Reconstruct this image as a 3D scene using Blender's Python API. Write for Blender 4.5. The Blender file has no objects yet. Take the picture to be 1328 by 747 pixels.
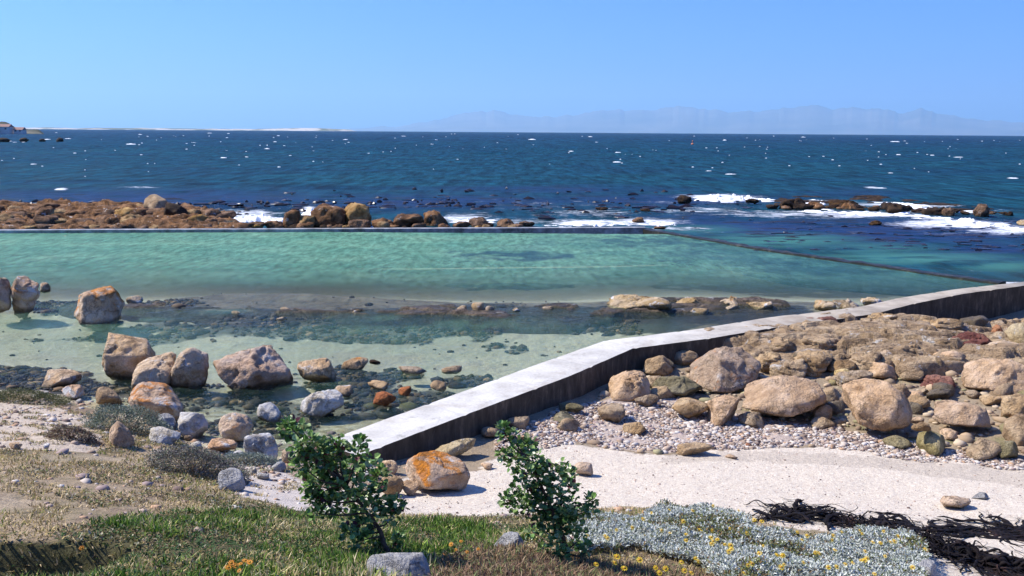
import bpy, math, random
import numpy as np
R = math.radians
rng = np.random.default_rng(7)
random.seed(7)
C = bpy.context.scene.collection
SC = bpy.context.scene

# ------------------------------------------------------------------ camera
CAMZ = 4.2; F = 1250.0; PITCH = math.atan(203.5/F); ROLL = R(0.39)
def cam_matrix():
    a = math.pi/2 - PITCH
    Rx = np.array([[1,0,0],[0,math.cos(a),-math.sin(a)],[0,math.sin(a),math.cos(a)]])
    Rz = np.array([[math.cos(ROLL),-math.sin(ROLL),0],[math.sin(ROLL),math.cos(ROLL),0],[0,0,1]])
    return Rx @ Rz
CM = cam_matrix()
CO = np.array([0,0,CAMZ])
def ray(px, py):
    v = np.stack([(np.asarray(px,float)-664)/F, -(np.asarray(py,float)-373.5)/F, -np.ones_like(np.asarray(px,float))], -1)
    d = v @ CM.T
    return d/np.linalg.norm(d, axis=-1, keepdims=True)
def at(px, py, z=0.0):
    d = ray(px, py); t = (z-CAMZ)/d[...,2]
    return CO + d*t[...,None] if d.ndim > 1 else CO + d*t
def proj(P):
    q = (P-CO) @ CM
    w = np.where(q[...,2] < -0.05, -q[...,2], np.nan)
    return 664+F*q[...,0]/w, 373.5-F*q[...,1]/w
cd = bpy.data.cameras.new('camera'); cam = bpy.data.objects.new('camera', cd); C.objects.link(cam)
cam.location = CO; cam.rotation_mode = 'XYZ'
from mathutils import Matrix, Vector
M4 = Matrix([[*CM[0],0],[*CM[1],0],[*CM[2],0],[0,0,0,1]]); M4.translation = Vector(CO)
cam.matrix_world = M4
cd.sensor_width = 36; cd.lens = 36*F/1328; cd.clip_start = 0.1; cd.clip_end = 200000
SC.camera = cam

# ------------------------------------------------------------------ numpy noise
def _hash(ix, iy, iz, s):
    with np.errstate(over='ignore'):
        h = (ix.astype(np.uint32)*np.uint32(374761393) + iy.astype(np.uint32)*np.uint32(668265263)
             + iz.astype(np.uint32)*np.uint32(2246822519) + np.uint32((s*3266489917) & 0xffffffff))
        h = (h ^ (h >> np.uint32(15)))*np.uint32(2246822519)
        h = (h ^ (h >> np.uint32(13)))*np.uint32(3266489917)
        h = h ^ (h >> np.uint32(16))
    return h.astype(np.float64)/4294967295.0
def vnoise(P, s=0):
    P = np.asarray(P, float)
    i = np.floor(P).astype(np.int64); f = P-i; u = f*f*(3-2*f)
    i = i.astype(np.int64) & 0xffffffff
    x, y, z = i[...,0], i[...,1], i[...,2]
    r = 0
    for dx in (0,1):
        for dy in (0,1):
            for dz in (0,1):
                w = (u[...,0] if dx else 1-u[...,0])*(u[...,1] if dy else 1-u[...,1])*(u[...,2] if dz else 1-u[...,2])
                r = r + w*_hash((x+dx)&0xffffffff, (y+dy)&0xffffffff, (z+dz)&0xffffffff, s)
    return r*2-1
def fbm(P, octv=4, s=0, gain=0.5):
    P = np.asarray(P, float); a = 1; r = 0; t = 0
    for k in range(octv):
        r = r + a*vnoise(P+k*17.3, s+k); t += a; a *= gain; P = P*2.03
    return r/t
def f2(x, y, sc, octv=3, s=0):
    return fbm(np.stack([x*sc, y*sc, np.zeros_like(x)+s*3.7], -1), octv, s)
def sstep(a, b, x):
    t = np.clip((x-a)/(b-a), 0, 1); return t*t*(3-2*t)
def cells(x, y, cx, cy, s):
    u, v = x/cx, y/cy; iu, iv = np.floor(u), np.floor(v)
    F1 = np.full(x.shape, 9.); F2 = np.full(x.shape, 9.); idn = np.zeros(x.shape); id2 = np.zeros(x.shape); tx = np.zeros(x.shape); ty = np.zeros(x.shape)
    for du in (-1,0,1):
        for dv in (-1,0,1):
            a = (iu+du).astype(np.int64) & 0xffffffff; b = (iv+dv).astype(np.int64) & 0xffffffff; z = np.zeros_like(a)
            px = iu+du+_hash(a,b,z,s); py = iv+dv+_hash(a,b,z,s+1)
            d = np.hypot(u-px, v-py); n = d < F1
            F2 = np.where(n, F1, np.minimum(F2, d))
            idn = np.where(n, _hash(a,b,z,s+2), idn); id2 = np.where(n, _hash(a,b,z,s+3), id2)
            tx = np.where(n, u-px, tx); ty = np.where(n, v-py, ty)
            F1 = np.where(n, d, F1)
    return idn, id2, F2-F1, tx, ty

# ------------------------------------------------------------------ objects
def tag(o, label=None, cat=None, group=None, kind=None):
    if label: o['label'] = label
    if cat: o['category'] = cat
    if group: o['group'] = group
    if kind: o['kind'] = kind
    return o
def mk(name, V, Fc, mat, parent=None, loc=None, smooth=True, cols=None, attrs=None, mats=None, midx=None):
    V = np.asarray(V, np.float64)
    if isinstance(Fc, (list, tuple)): flist = [np.asarray(f, np.int32) for f in Fc if len(f)]
    else: flist = [np.asarray(Fc, np.int32)]
    me = bpy.data.meshes.new(name)
    nl = sum(f.size for f in flist); nf = sum(len(f) for f in flist)
    me.vertices.add(len(V)); me.vertices.foreach_set('co', V.astype(np.float32).ravel())
    me.loops.add(nl); me.loops.foreach_set('vertex_index', np.concatenate([f.ravel() for f in flist]))
    st = []; c = 0
    for f in flist:
        st.append(c+np.arange(len(f))*f.shape[1]); c += f.size
    me.polygons.add(nf); me.polygons.foreach_set('loop_start', np.concatenate(st).astype(np.int32))
    if midx is not None: me.polygons.foreach_set('material_index', np.asarray(midx, np.int32))
    me.update(calc_edges=True); me.validate()
    me.polygons.foreach_set('use_smooth', np.full(len(me.polygons), smooth))
    if cols is not None:
        a = me.color_attributes.new('Col', 'FLOAT_COLOR', 'POINT')
        c4 = np.ones((len(V),4), np.float32); c4[:,:3] = cols; a.data.foreach_set('color', c4.ravel())
    for k, v in (attrs or {}).items():
        a = me.attributes.new(k, 'FLOAT', 'POINT'); a.data.foreach_set('value', np.asarray(v, np.float32))
    for m in (mats or [mat]): me.materials.append(m)
    o = bpy.data.objects.new(name, me); C.objects.link(o)
    if loc is not None: o.location = [float(q) for q in loc]
    if parent is not None: o.parent = parent
    return o
def empty(name, loc, rz=0):
    o = bpy.data.objects.new(name, None); C.objects.link(o); o.location = [float(q) for q in loc]; o.rotation_euler = (0,0,rz); o.empty_display_size = 0.1
    return o
def gridfaces(nr, nc, off=0):
    i = np.arange(nr-1)[:,None]*nc + np.arange(nc-1)[None,:]
    return np.stack([i, i+1, i+nc+1, i+nc], -1).reshape(-1,4)+off

# ------------------------------------------------------------------ materials
class N:
    def __init__(s, name):
        s.m = bpy.data.materials.new(name); s.m.use_nodes = True; s.t = s.m.node_tree; s.t.nodes.clear()
        s.out = s.t.nodes.new('ShaderNodeOutputMaterial')
    def n(s, typ, **kw):
        nd = s.t.nodes.new('ShaderNode'+typ)
        for k, v in kw.items(): setattr(nd, k, v)
        return nd
    def put(s, sock, v):
        if v is None: return
        if isinstance(v, bpy.types.NodeSocket): s.t.links.new(v, sock)
        elif isinstance(v, (tuple, list)):
            sock.default_value = tuple(v)+((1,) if len(v) == 3 and len(sock.default_value) == 4 else ())
        else: sock.default_value = v
    def noise(s, vec, scale, detail=4, rough=0.55, dist=0.0, color=False):
        nd = s.n('TexNoise'); s.put(nd.inputs['Vector'], vec); nd.inputs['Scale'].default_value = scale
        nd.inputs['Detail'].default_value = detail; nd.inputs['Roughness'].default_value = rough; nd.inputs['Distortion'].default_value = dist
        return nd.outputs['Color' if color else 'Fac']
    def ramp(s, fac, stops, interp='LINEAR'):
        nd = s.n('ValToRGB'); s.put(nd.inputs[0], fac); cr = nd.color_ramp; cr.interpolation = interp
        while len(cr.elements) < len(stops): cr.elements.new(0.5)
        for e, (p, c) in zip(cr.elements, stops):
            e.position = p; e.color = (c,c,c,1) if isinstance(c, (int,float)) else (*c,1)
        return nd.outputs['Color']
    def math(s, op, a, b=None, c=None, clamp=False):
        nd = s.n('Math', operation=op, use_clamp=clamp); s.put(nd.inputs[0], a); s.put(nd.inputs[1], b)
        if c is not None: s.put(nd.inputs[2], c)
        return nd.outputs[0]
    def mix(s, fac, a, b, mode='MIX'):
        nd = s.n('Mix', data_type='RGBA', blend_type=mode); s.put(nd.inputs[0], fac); s.put(nd.inputs[6], a); s.put(nd.inputs[7], b)
        return nd.outputs[2]
    def sm(s, x, a, b):
        nd = s.n('MapRange', interpolation_type='SMOOTHSTEP'); s.put(nd.inputs[0], x); nd.inputs[1].default_value = a; nd.inputs[2].default_value = b
        return nd.outputs[0]
    def bump(s, h, strength, dist, normal=None):
        nd = s.n('Bump'); s.put(nd.inputs['Height'], h); nd.inputs['Strength'].default_value = strength; nd.inputs['Distance'].default_value = dist
        s.put(nd.inputs['Normal'], normal); return nd.outputs[0]
    def attr(s, name, out='Fac'):
        nd = s.n('Attribute'); nd.attribute_name = name; return nd.outputs[out]
    def pr(s, color, rough=0.8, normal=None, spec=0.3, **kw):
        nd = s.n('BsdfPrincipled'); s.put(nd.inputs['Base Color'], color); s.put(nd.inputs['Roughness'], rough); s.put(nd.inputs['Normal'], normal)
        s.put(nd.inputs['Specular IOR Level'], spec)
        for k, v in kw.items(): s.put(nd.inputs[k], v)
        return nd.outputs[0]
    def surf(s, sh): s.t.links.new(sh, s.out.inputs[0]); return s.m
    def sep(s, v, k):
        nd = s.n('SeparateXYZ'); s.put(nd.inputs[0], v); return nd.outputs[k]
    def scale(s, v, xyz):
        nd = s.n('Mapping'); s.put(nd.inputs[0], v); nd.inputs['Scale'].default_value = xyz; return nd.outputs[0]

def rock_mat(name, dark, mid, light, lichen=0.0, white=0.0, lichen_col=(0.55,0.22,0.05), wet=True, strata=0.0, grime=0.35):
    m = N(name); tc = m.n('TexCoord').outputs['Object']; oi = m.n('ObjectInfo'); rnd = oi.outputs['Random']
    geo = m.n('NewGeometry')
    off = m.n('VectorMath', operation='MULTIPLY_ADD'); m.put(off.inputs[0], tc); off.inputs[1].default_value = (1,1,1)
    comb = m.n('CombineXYZ'); r10 = m.math('MULTIPLY', rnd, 37.0)
    for k in range(3): m.put(comb.inputs[k], r10)
    m.put(off.inputs[2], comb.outputs[0]); v = off.outputs[0]
    a = m.noise(v, 2.2, 7, 0.62, 0.4)
    col = m.ramp(a, [(0.3, dark), (0.48, mid), (0.68, light)])
    b = m.noise(v, 55, 4, 0.7)
    col = m.mix(0.55, col, m.ramp(b, [(0.32, (0.35,0.33,0.32)), (0.5, (0.5,0.5,0.5)), (0.66, (0.72,0.7,0.68))]), 'OVERLAY')
    c = m.noise(v, 9, 5, 0.65)
    col = m.mix(m.math('MULTIPLY', m.sm(c, 0.52, 0.72), grime), col, tuple(q*0.35 for q in dark))
    if white > 0:
        w = m.noise(v, 3.1, 6, 0.7, 0.6); col = m.mix(m.sm(w, 0.62-white*0.25, 0.70-white*0.22), col, (0.62,0.6,0.57))
    if lichen > 0:
        l = m.noise(v, 2.4, 8, 0.68, 0.8); up = m.sm(m.sep(geo.outputs['Normal'], 2), -0.1, 0.55)
        lm = m.math('MULTIPLY', m.sm(l, 0.66-lichen*0.28, 0.74-lichen*0.26), up)
        lc = m.ramp(m.noise(v, 30, 4), [(0.35, tuple(q*0.55 for q in lichen_col)), (0.6, lichen_col)])
        col = m.mix(m.math('MULTIPLY', lm, 0.85), col, lc)
    vr = m.n('HueSaturation'); m.put(vr.inputs['Color'], col); m.put(vr.inputs['Value'], m.math('MULTIPLY_ADD', rnd, 0.3, 0.86)); m.put(vr.inputs['Saturation'], m.math('MULTIPLY_ADD', rnd, 0.25, 0.88))
    col = vr.outputs[0]; rough = 0.85
    pz = m.sep(geo.outputs['Position'], 2)
    if wet:
        wz = m.sm(m.math('ADD', pz, m.math('MULTIPLY', m.noise(v, 5, 3), 0.12)), 0.17, 0.06)
        col = m.mix(wz, col, m.mix(0.78, col, (0.05,0.045,0.025))); rough = m.math('MULTIPLY_ADD', wz, -0.45, 0.85)
    h = m.math('ADD', m.math('MULTIPLY', m.noise(v, 7, 8, 0.7), 1.0), m.math('MULTIPLY', m.noise(v, 38, 4, 0.7), 0.35))
    if strata > 0:
        s_ = m.noise(m.scale(v, (0.7,0.7,9)), 2.5, 5, 0.6, 0.3); h = m.math('ADD', h, m.math('MULTIPLY', s_, strata))
    vor = m.n('TexVoronoi', feature='DISTANCE_TO_EDGE'); m.put(vor.inputs['Vector'], m.n('VectorMath', operation='ADD').outputs[0]); vv = vor.inputs['Vector'].links[0].from_node
    m.put(vv.inputs[0], v); m.put(vv.inputs[1], m.noise(v, 2.6, 6, .7, color=True)); vor.inputs['Scale'].default_value = 1.6
    cr = m.math('MAXIMUM', m.sm(vor.outputs['Distance'], 0.0, 0.03), m.sm(m.noise(v, 1.7, 2), .56, .44))
    col = m.mix(m.math('MULTIPLY', m.math('SUBTRACT', 1.0, cr), 0.5), col, tuple(q*0.3 for q in dark))
    h = m.math('ADD', h, m.math('MULTIPLY', cr, 0.25))
    vf = m.n('TexVoronoi', feature='F1'); m.put(vf.inputs['Vector'], vv.outputs[0]); vf.inputs['Scale'].default_value = 3.2; h = m.math('ADD', h, m.math('MULTIPLY', vf.outputs['Distance'], .7))
    return m.surf(m.pr(col, rough, m.bump(h, 1.0, 0.08), 0.2))
G = {}
G['beige'] = rock_mat('granite_beige', (0.30,0.19,0.10), (0.56,0.40,0.25), (0.72,0.57,0.41), 0.14, 0.15)
G['pink'] = rock_mat('granite_pink', (0.33,0.19,0.10), (0.58,0.38,0.24), (0.72,0.54,0.40), 0.15, 0.2)
G['tan'] = rock_mat('granite_tan', (0.20,0.13,0.07), (0.38,0.265,0.155), (0.53,0.40,0.255), 0.0, 0.0, wet=False)
G['olive'] = rock_mat('granite_olive', (0.12,0.10,0.045), (0.24,0.20,0.10), (0.36,0.31,0.19), 0.0, 0.0, wet=False)
G['dry'] = rock_mat('granite_dry_pink', (0.29,0.18,0.10), (0.52,0.36,0.225), (0.68,0.51,0.365), 0.06, 0.0, wet=False)
G['lichen'] = rock_mat('granite_orange_lichen', (0.26,0.18,0.12), (0.5,0.36,0.25), (0.66,0.54,0.42), 0.72, 0.2, (0.66,0.25,0.05), wet=False)
G['lichenw'] = rock_mat('granite_lichen_pool', (0.26,0.18,0.12), (0.5,0.36,0.25), (0.66,0.54,0.42), 0.66, 0.3, (0.60,0.25,0.07))
G['white'] = rock_mat('granite_bleached', (0.30,0.25,0.18), (0.56,0.50,0.40), (0.72,0.67,0.58), 0.12, 0.6)
G['yellow'] = rock_mat('sandstone_yellow', (0.32,0.22,0.09), (0.56,0.42,0.21), (0.66,0.54,0.33), 0.0, 0.1, wet=False)
G['brown'] = rock_mat('reef_brown', (0.035,0.02,0.012), (0.15,0.08,0.04), (0.34,0.20,0.11), 0.10, 0.02, wet=True, strata=0.5)
G['weedy'] = rock_mat('reef_weedy', (0.012,0.008,0.005), (0.04,0.022,0.012), (0.10,0.055,0.02), 0.0, 0.0, wet=False)
G['red'] = rock_mat('slate_red', (0.10,0.035,0.03), (0.22,0.10,0.075), (0.36,0.22,0.16), 0.0, 0.0, wet=False, strata=0.7)
G['rust'] = rock_mat('rock_rust', (0.2,0.06,0.02), (0.42,0.15,0.05), (0.5,0.26,0.12), 0.0, 0.0, wet=False)
G['shelf'] = rock_mat('shelf_rock', (0.19,0.125,0.065), (0.40,0.275,0.155), (0.56,0.42,0.26), 0.0, 0.1, wet=False, strata=0.9, grime=0.6)
G['barn'] = rock_mat('pool_reef_rock', (0.2,0.13,0.06), (0.4,0.29,0.16), (0.56,0.45,0.32), 0.15, 0.25, wet=False, strata=0.5)
G['barnd'] = rock_mat('pool_reef_crust', (0.035,0.03,0.03), (0.10,0.075,0.06), (0.32,0.23,0.15), 0.0, 0.05, wet=True, strata=0.3, grime=.8)
G['gold'] = rock_mat('reef_golden', (0.10,0.055,0.02), (0.32,0.19,0.07), (0.5,0.34,0.16), 0.0, 0.0, wet=True)
G['dlich'] = rock_mat('granite_lichen_patch', (0.29,0.18,0.10), (0.52,0.36,0.225), (0.68,0.51,0.365), 0.42, 0.1, (0.75,0.28,0.04), wet=False)
G['grey'] = rock_mat('stone_grey', (0.22,0.21,0.2), (0.36,0.35,0.33), (0.5,0.49,0.47), 0.0, 0.1, wet=False)

# ------------------------------------------------------------------ path line (world)
PATH_N = [(474,586),(620,530.7),(736,488),(821,451),(920,438),(1024,421),(1080,414),(1136,406),(1182,394),(1252,380),(1328,370)]
PATH_L = [(424,570),(560,521.4),(700,470.5),(785,441),(895,427.5),(1000,410.5),(1060,404),(1118,396.5),(1165,386),(1242,374),(1322,365.5)]
PZ = 0.2
pn = np.array([at(a,b,PZ)[:2] for a,b in PATH_N]); pl = np.array([at(a,b,PZ)[:2] for a,b in PATH_L])
def resample(P, n):
    s = np.concatenate([[0], np.cumsum(np.hypot(*np.diff(P, axis=0).T))]); t = np.linspace(0, s[-1], n)
    return np.stack([np.interp(t, s, P[:,0]), np.interp(t, s, P[:,1])], -1)
dirR = (pn[-1]-pn[-3]); dirR /= np.linalg.norm(dirR)
# centre line, near end first, and on past the frame at both ends
mid = np.array([(pn[i]+pl[np.argmin(np.hypot(*(pl-pn[i]).T))])/2 for i in range(len(pn))])
SIDE = np.vstack([[mid[0]+(mid[0]-mid[1])/np.linalg.norm(mid[0]-mid[1])*12], mid, mid[-1]+dirR*60])
def side_dist(x, y, L=SIDE):
    best = np.full(x.shape, 1e9); sg = np.zeros(x.shape)
    for a, b in zip(L[:-1], L[1:]):
        d = b-a; l2 = d@d; t = np.clip(((x-a[0])*d[0]+(y-a[1])*d[1])/l2, 0, 1)
        qx, qy = x-(a[0]+t*d[0]), y-(a[1]+t*d[1]); dist = np.hypot(qx, qy)
        cr = d[0]*qy-d[1]*qx; n = dist < best-1e-9
        best = np.where(n, dist, best); sg = np.where(n, np.where(cr < 0, 1., -1.), sg)
    return best*sg          # positive on the beach side

# ------------------------------------------------------------------ terrain
FORE = [(0,620,1.2),(0,690,1.6),(200,690,1.5),(350,700,1.3),(0,747,1.85),(300,747,1.7),(200,620,.85),(330,625,.45),(400,625,.3),(420,655,.7),
        (500,640,.2),(560,690,.85),(600,747,1.4),(450,700,1.15),(460,610,.12)]
LAND_L = [(100,386,-.7),(350,391,-.6),(560,390,-.6),(700,391,-.6),(860,378,-.8),(1000,385,-.7),(1100,384,-.8),(100,420,-.3),(300,424,-.32),(450,426,-.32),(600,422,-.25),(740,420,-.2),(500,455,-.38),(200,450,-.4),(650,465,-.3),(420,500,-.25),(560,530,-.18),(0,503,0),(60,508,0),(120,522,.0),(205,552,0.0),(262,572,0),(330,594,.02),(370,590,.0),(415,588,0.0),
          (0,535,.3),(100,545,.3),(200,575,.3),(100,570,.7),(280,600,.3),(0,575,.85),
          (0,480,-.2),(150,480,-.3),(300,520,-.2),(450,540,-.15),(560,500,-.25),(0,430,-.35),(300,430,-.5),(600,440,-.4),(700,440,-.3),(800,425,-.25),
          (0,398,-.15),(150,405,-.22),(300,406,-.1),(450,408,-.1),(600,402,-.06),(700,403,-.1),(830,396,-.04),(950,397,-.05),(1090,397,-.08),
          (0,365,-1.0),(300,380,-.9),(600,375,-1.0),(800,368,-1.1),(1000,372,-1.1),(1200,366,-1.0),(0,340,-1.5),(500,340,-1.6),(900,340,-1.6),(1200,356,-1.3),
          (0,305,-2.2),(500,305,-2.2),(830,302,-2.1),(150,285,-.4),(350,285,-.8),(600,285,-.8),(900,285,-1.2),
          (1000,335,-.7),(1200,345,-.7),(1328,352,-.7),(1000,310,-1.1),(1328,320,-.9),(1100,275,-1.3),(1300,285,-1)]
LAND_R = [(474,604,.02),(560,592,-.15),(640,560,-.20),(700,535,-.22),(780,508,-.26),(850,475,-.24),(920,452,-.2),(1024,430,-.1),(1110,414,.0),(1200,422,-.45),(1328,425,-.6),
          (1000,450,-.05),(1150,440,.0),(1328,450,-.15),(1100,480,-.2),(1200,485,-.15),(1328,490,-.15),(900,520,-.38),(800,560,-.33),(1000,570,-.33),(1150,585,-.36),(1320,598,-.33),
          (700,590,-.2),(850,620,-.15),(1000,620,-.2),(1328,650,-.12),(600,640,.1),(780,650,.12),(1000,655,.05),(1328,710,.12),(900,690,.42),(1100,700,.35),(1250,735,.3),
          (700,690,.72),(900,747,.9),(1200,747,.55),(1328,760,.3),(750,747,1.15)]
WF = [(0,-3,2.7),(0,1,2.5),(-8,1,2.8),(8,1,1.9),(-8,6,2.0),(16,6,.9),(-14,9,1.4),(14,12,.3)]
WL = [(-30,25,-.6),(-30,15,.3),(40,60,-2),(-40,60,-2.5),(0,80,-4),(0,150,-7)]
WR = [(18,20,-.1),(22,32,.4),(30,20,.8)]
def rbf_fit(pts):
    P = np.array(pts, float); X = P[:,:2]; r = np.hypot(X[:,None,0]-X[None,:,0], X[:,None,1]-X[None,:,1])
    A = -np.sqrt(r*r+.25); n = len(P); M = np.zeros((n+1,n+1)); M[:n,:n] = A + np.eye(n)*0.004; M[:n,n] = 1; M[n,:n] = 1
    w = np.linalg.solve(M, np.append(P[:,2], 0)); return X, w
def rbf_ev(fit, x, y):
    X, w = fit; r = np.full(x.shape, w[-1])
    for (a, b), q in zip(X, w[:-1]): r -= q*np.sqrt((x-a)**2+(y-b)**2+.25)
    return r
def wp(L): return [(*at(a,b,z)[:2], z) for a,b,z in L]
fitL = rbf_fit(wp(FORE)+wp(LAND_L)+WF+WL); fitR = rbf_fit(wp(FORE)+wp(LAND_R)+WF+WR)
YFW_ = float(at(0,298,.12)[1])
def poly_in(px, py, poly):
    inside = np.zeros(px.shape, bool); n = len(poly)
    for i in range(n):
        x1,y1 = poly[i]; x2,y2 = poly[(i+1)%n]
        if y1 == y2: continue
        c = ((y1 > py) != (y2 > py)) & (px < (x2-x1)*(py-y1)/(y2-y1)+x1); inside ^= c
    return inside
def terrain(x, y, detail=True):
    x = np.asarray(x, float); y = np.asarray(y, float); shp = x.shape; x = x.ravel(); y = y.ravel()
    xe = np.clip(x, -34, 45); ye = np.clip(y, -4, 140)
    s = side_dist(xe, ye); t = sstep(-0.25, 0.25, s)
    z = rbf_ev(fitL, xe, ye)*(1-t) + rbf_ev(fitR, xe, ye)*t
    z = np.where((ye > 17.2) & (s < 0) & (ye < YFW_+1), np.minimum(z, -.05-.02*np.minimum(ye-17.2,1)), z)
    far = np.maximum(0, y-140); z = z-far*0.05; z = z+np.maximum(0,-x-34)*np.where(y < 16, .03, 0)
    if detail:
        z = z + 0.035*f2(x, y, 0.9, 4, 3)*sstep(-.6,.2,z)
        # hummocks of the turf bank
        bank = sstep(0.35, 0.8, z)*(1-sstep(4, 9, np.abs(x+2)-3))
        z = z + bank*(0.03*f2(x, y, 3.0, 3, 5))
        # little turf step in front, lower left
        u = (x+3.5); edge = 5.75+0.12*f2(x, y*0, 1.3, 2, 9)
        stp = sstep(edge+0.03, edge-0.05, y)*sstep(-2.15,-2.75,x)*sstep(edge-1.1, edge-.35, y)
        z = z-0.27*stp
        # wet reef band in the pool
        rb = np.exp(-((z+0.1)/0.12)**2)*(y > 16)
        z = z + rb*0.05*f2(x, y, 1.6, 4, 11)
    return z.reshape(shp)
def ground(x, y):
    a = np.array([float(x)]); b = np.array([float(y)]); return float(terrain(a, b)[0])
def hit(px, py, water=True):
    """first point of the land or water surface on the ray through a photo pixel"""
    px = np.atleast_1d(np.asarray(px, float)); py = np.atleast_1d(np.asarray(py, float)); d = ray(px, py)
    t = 3.5*np.exp(np.linspace(0, 3.6, 260))
    P = CO + d[:,None,:]*t[None,:,None]; g = terrain(P[...,0], P[...,1], False)
    if water: g = np.where(side_dist(P[...,0], P[...,1]) < 0, np.maximum(g, 0), g)
    below = P[...,2] < g; k = np.maximum(np.argmax(below, 1), 1); i = np.arange(len(px))
    h0 = P[i,k-1,2]-g[i,k-1]; h1 = P[i,k,2]-g[i,k]; f = h0/np.maximum(h0-h1, 1e-9)
    tt = t[k-1]+(t[k]-t[k-1])*f
    Q = CO + d*tt[:,None]
    return Q
def hit1(px, py, water=True): return hit(px, py, water)[0]

# zones, drawn in plan (outlined through photo pixels, then tested on the ground plane where each point projects)
GRASS = [(-60,712),(60,705),(110,690),(190,668),(260,662),(330,655),(400,662),(470,672),(520,672),(600,668),(690,672),(700,700),(640,720),(560,730),(520,790),(-100,800)]
SILVER = [(735,684),(770,672),(820,678),(860,670),(900,673),(955,682),(985,704),(1030,710),(1080,706),(1130,702),(1180,706),(1203,730),(1200,760),(1190,800),(980,800),(900,735),(820,715),(740,720)]
BROWN = [(560,735),(600,715),(700,708),(760,712),(850,716),(940,735),(1010,800),(560,800)]
SAND = [(540,612),(620,608),(660,585),(720,570),(830,590),(900,588),(1100,575),(1328,600),(1700,640),(1700,900),(1215,900),(1195,720),(1110,700),(960,668),(860,658),(770,660),(650,668),(520,668),(480,640)]
GRAVEL = [(640,585),(640,560),(690,545),(760,520),(860,510),(920,530),(1000,540),(1100,560),(1180,575),(1328,595),(1328,612),(1150,592),(1050,578),(940,585),(830,588),(750,570),(700,585)]
SCRUB = [(-60,500),(60,505),(120,520),(230,555),(330,590),(470,610),(480,650),(420,665),(330,655),(190,668),(110,690),(-60,712)]
PALE1 = [(-60,515),(60,520),(130,550),(130,585),(-60,585)]
PALE2 = [(280,600),(480,600),(540,640),(660,650),(660,668),(420,668),(290,640)]
def zone(x, y, z, poly, jit=10, s=0):
    px, py = proj(np.stack([x, y, z], -1)); j1 = f2(x, y, 2.2, 3, 31+s)*jit*1.6; j2 = f2(x, y, 2.2, 3, 61+s)*jit
    ok = (y > 2) & ~np.isnan(px)
    return poly_in(np.where(ok, px, -9e3)+j1, np.where(ok, py, -9e3)+j2, poly)
# weed beds and boulders' dark surrounds under water: (px, py, rx, ry, strength)
WEED = [(75,385,55,10,.9),(200,393,60,7,1),(330,409,180,5,.75),(460,412,160,6,.8),(620,409,150,6,.6),(860,410,150,9,.95),(990,402,60,7,.9),(300,419,230,4,.7),(50,432,0,0,0),(30,470,60,8,1),(80,498,80,12,1),(0,490,60,16,1),
        (460,480,60,18,1),(500,470,50,9,.9),(410,520,110,14,.7),(500,500,60,16,.9),(330,510,60,14,.7),(590,478,34,7,.9),(575,499,20,6,.9),(330,545,80,12,.8),(660,332,60,6,1),(600,330,20,4,.6),(760,318,100,9,.35),(860,312,80,6,.8),(930,325,60,9,.5),(1000,335,120,8,.6),(1090,350,90,6,.6),
        (640,428,14,3,.7),(670,437,10,3,.7),(230,500,60,20,.6)]
def weedmask(x, y, z):
    px, py = proj(np.stack([x, y, np.minimum(z,0)*0], -1)); m = np.zeros(x.shape)
    n = f2(x, y*0.6, 1.6, 4, 77); n2 = f2(x, y, 5, 2, 78)
    for a, b, rx, ry, k in WEED:
        if rx == 0: continue
        d = np.hypot((px-a)/(rx*1.15), (py-b)/(ry*1.15)); m = np.maximum(m, k*sstep(0.15, -0.15, np.nan_to_num(d, nan=9)-1+n*0.75+n2*.2))
    return m

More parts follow.
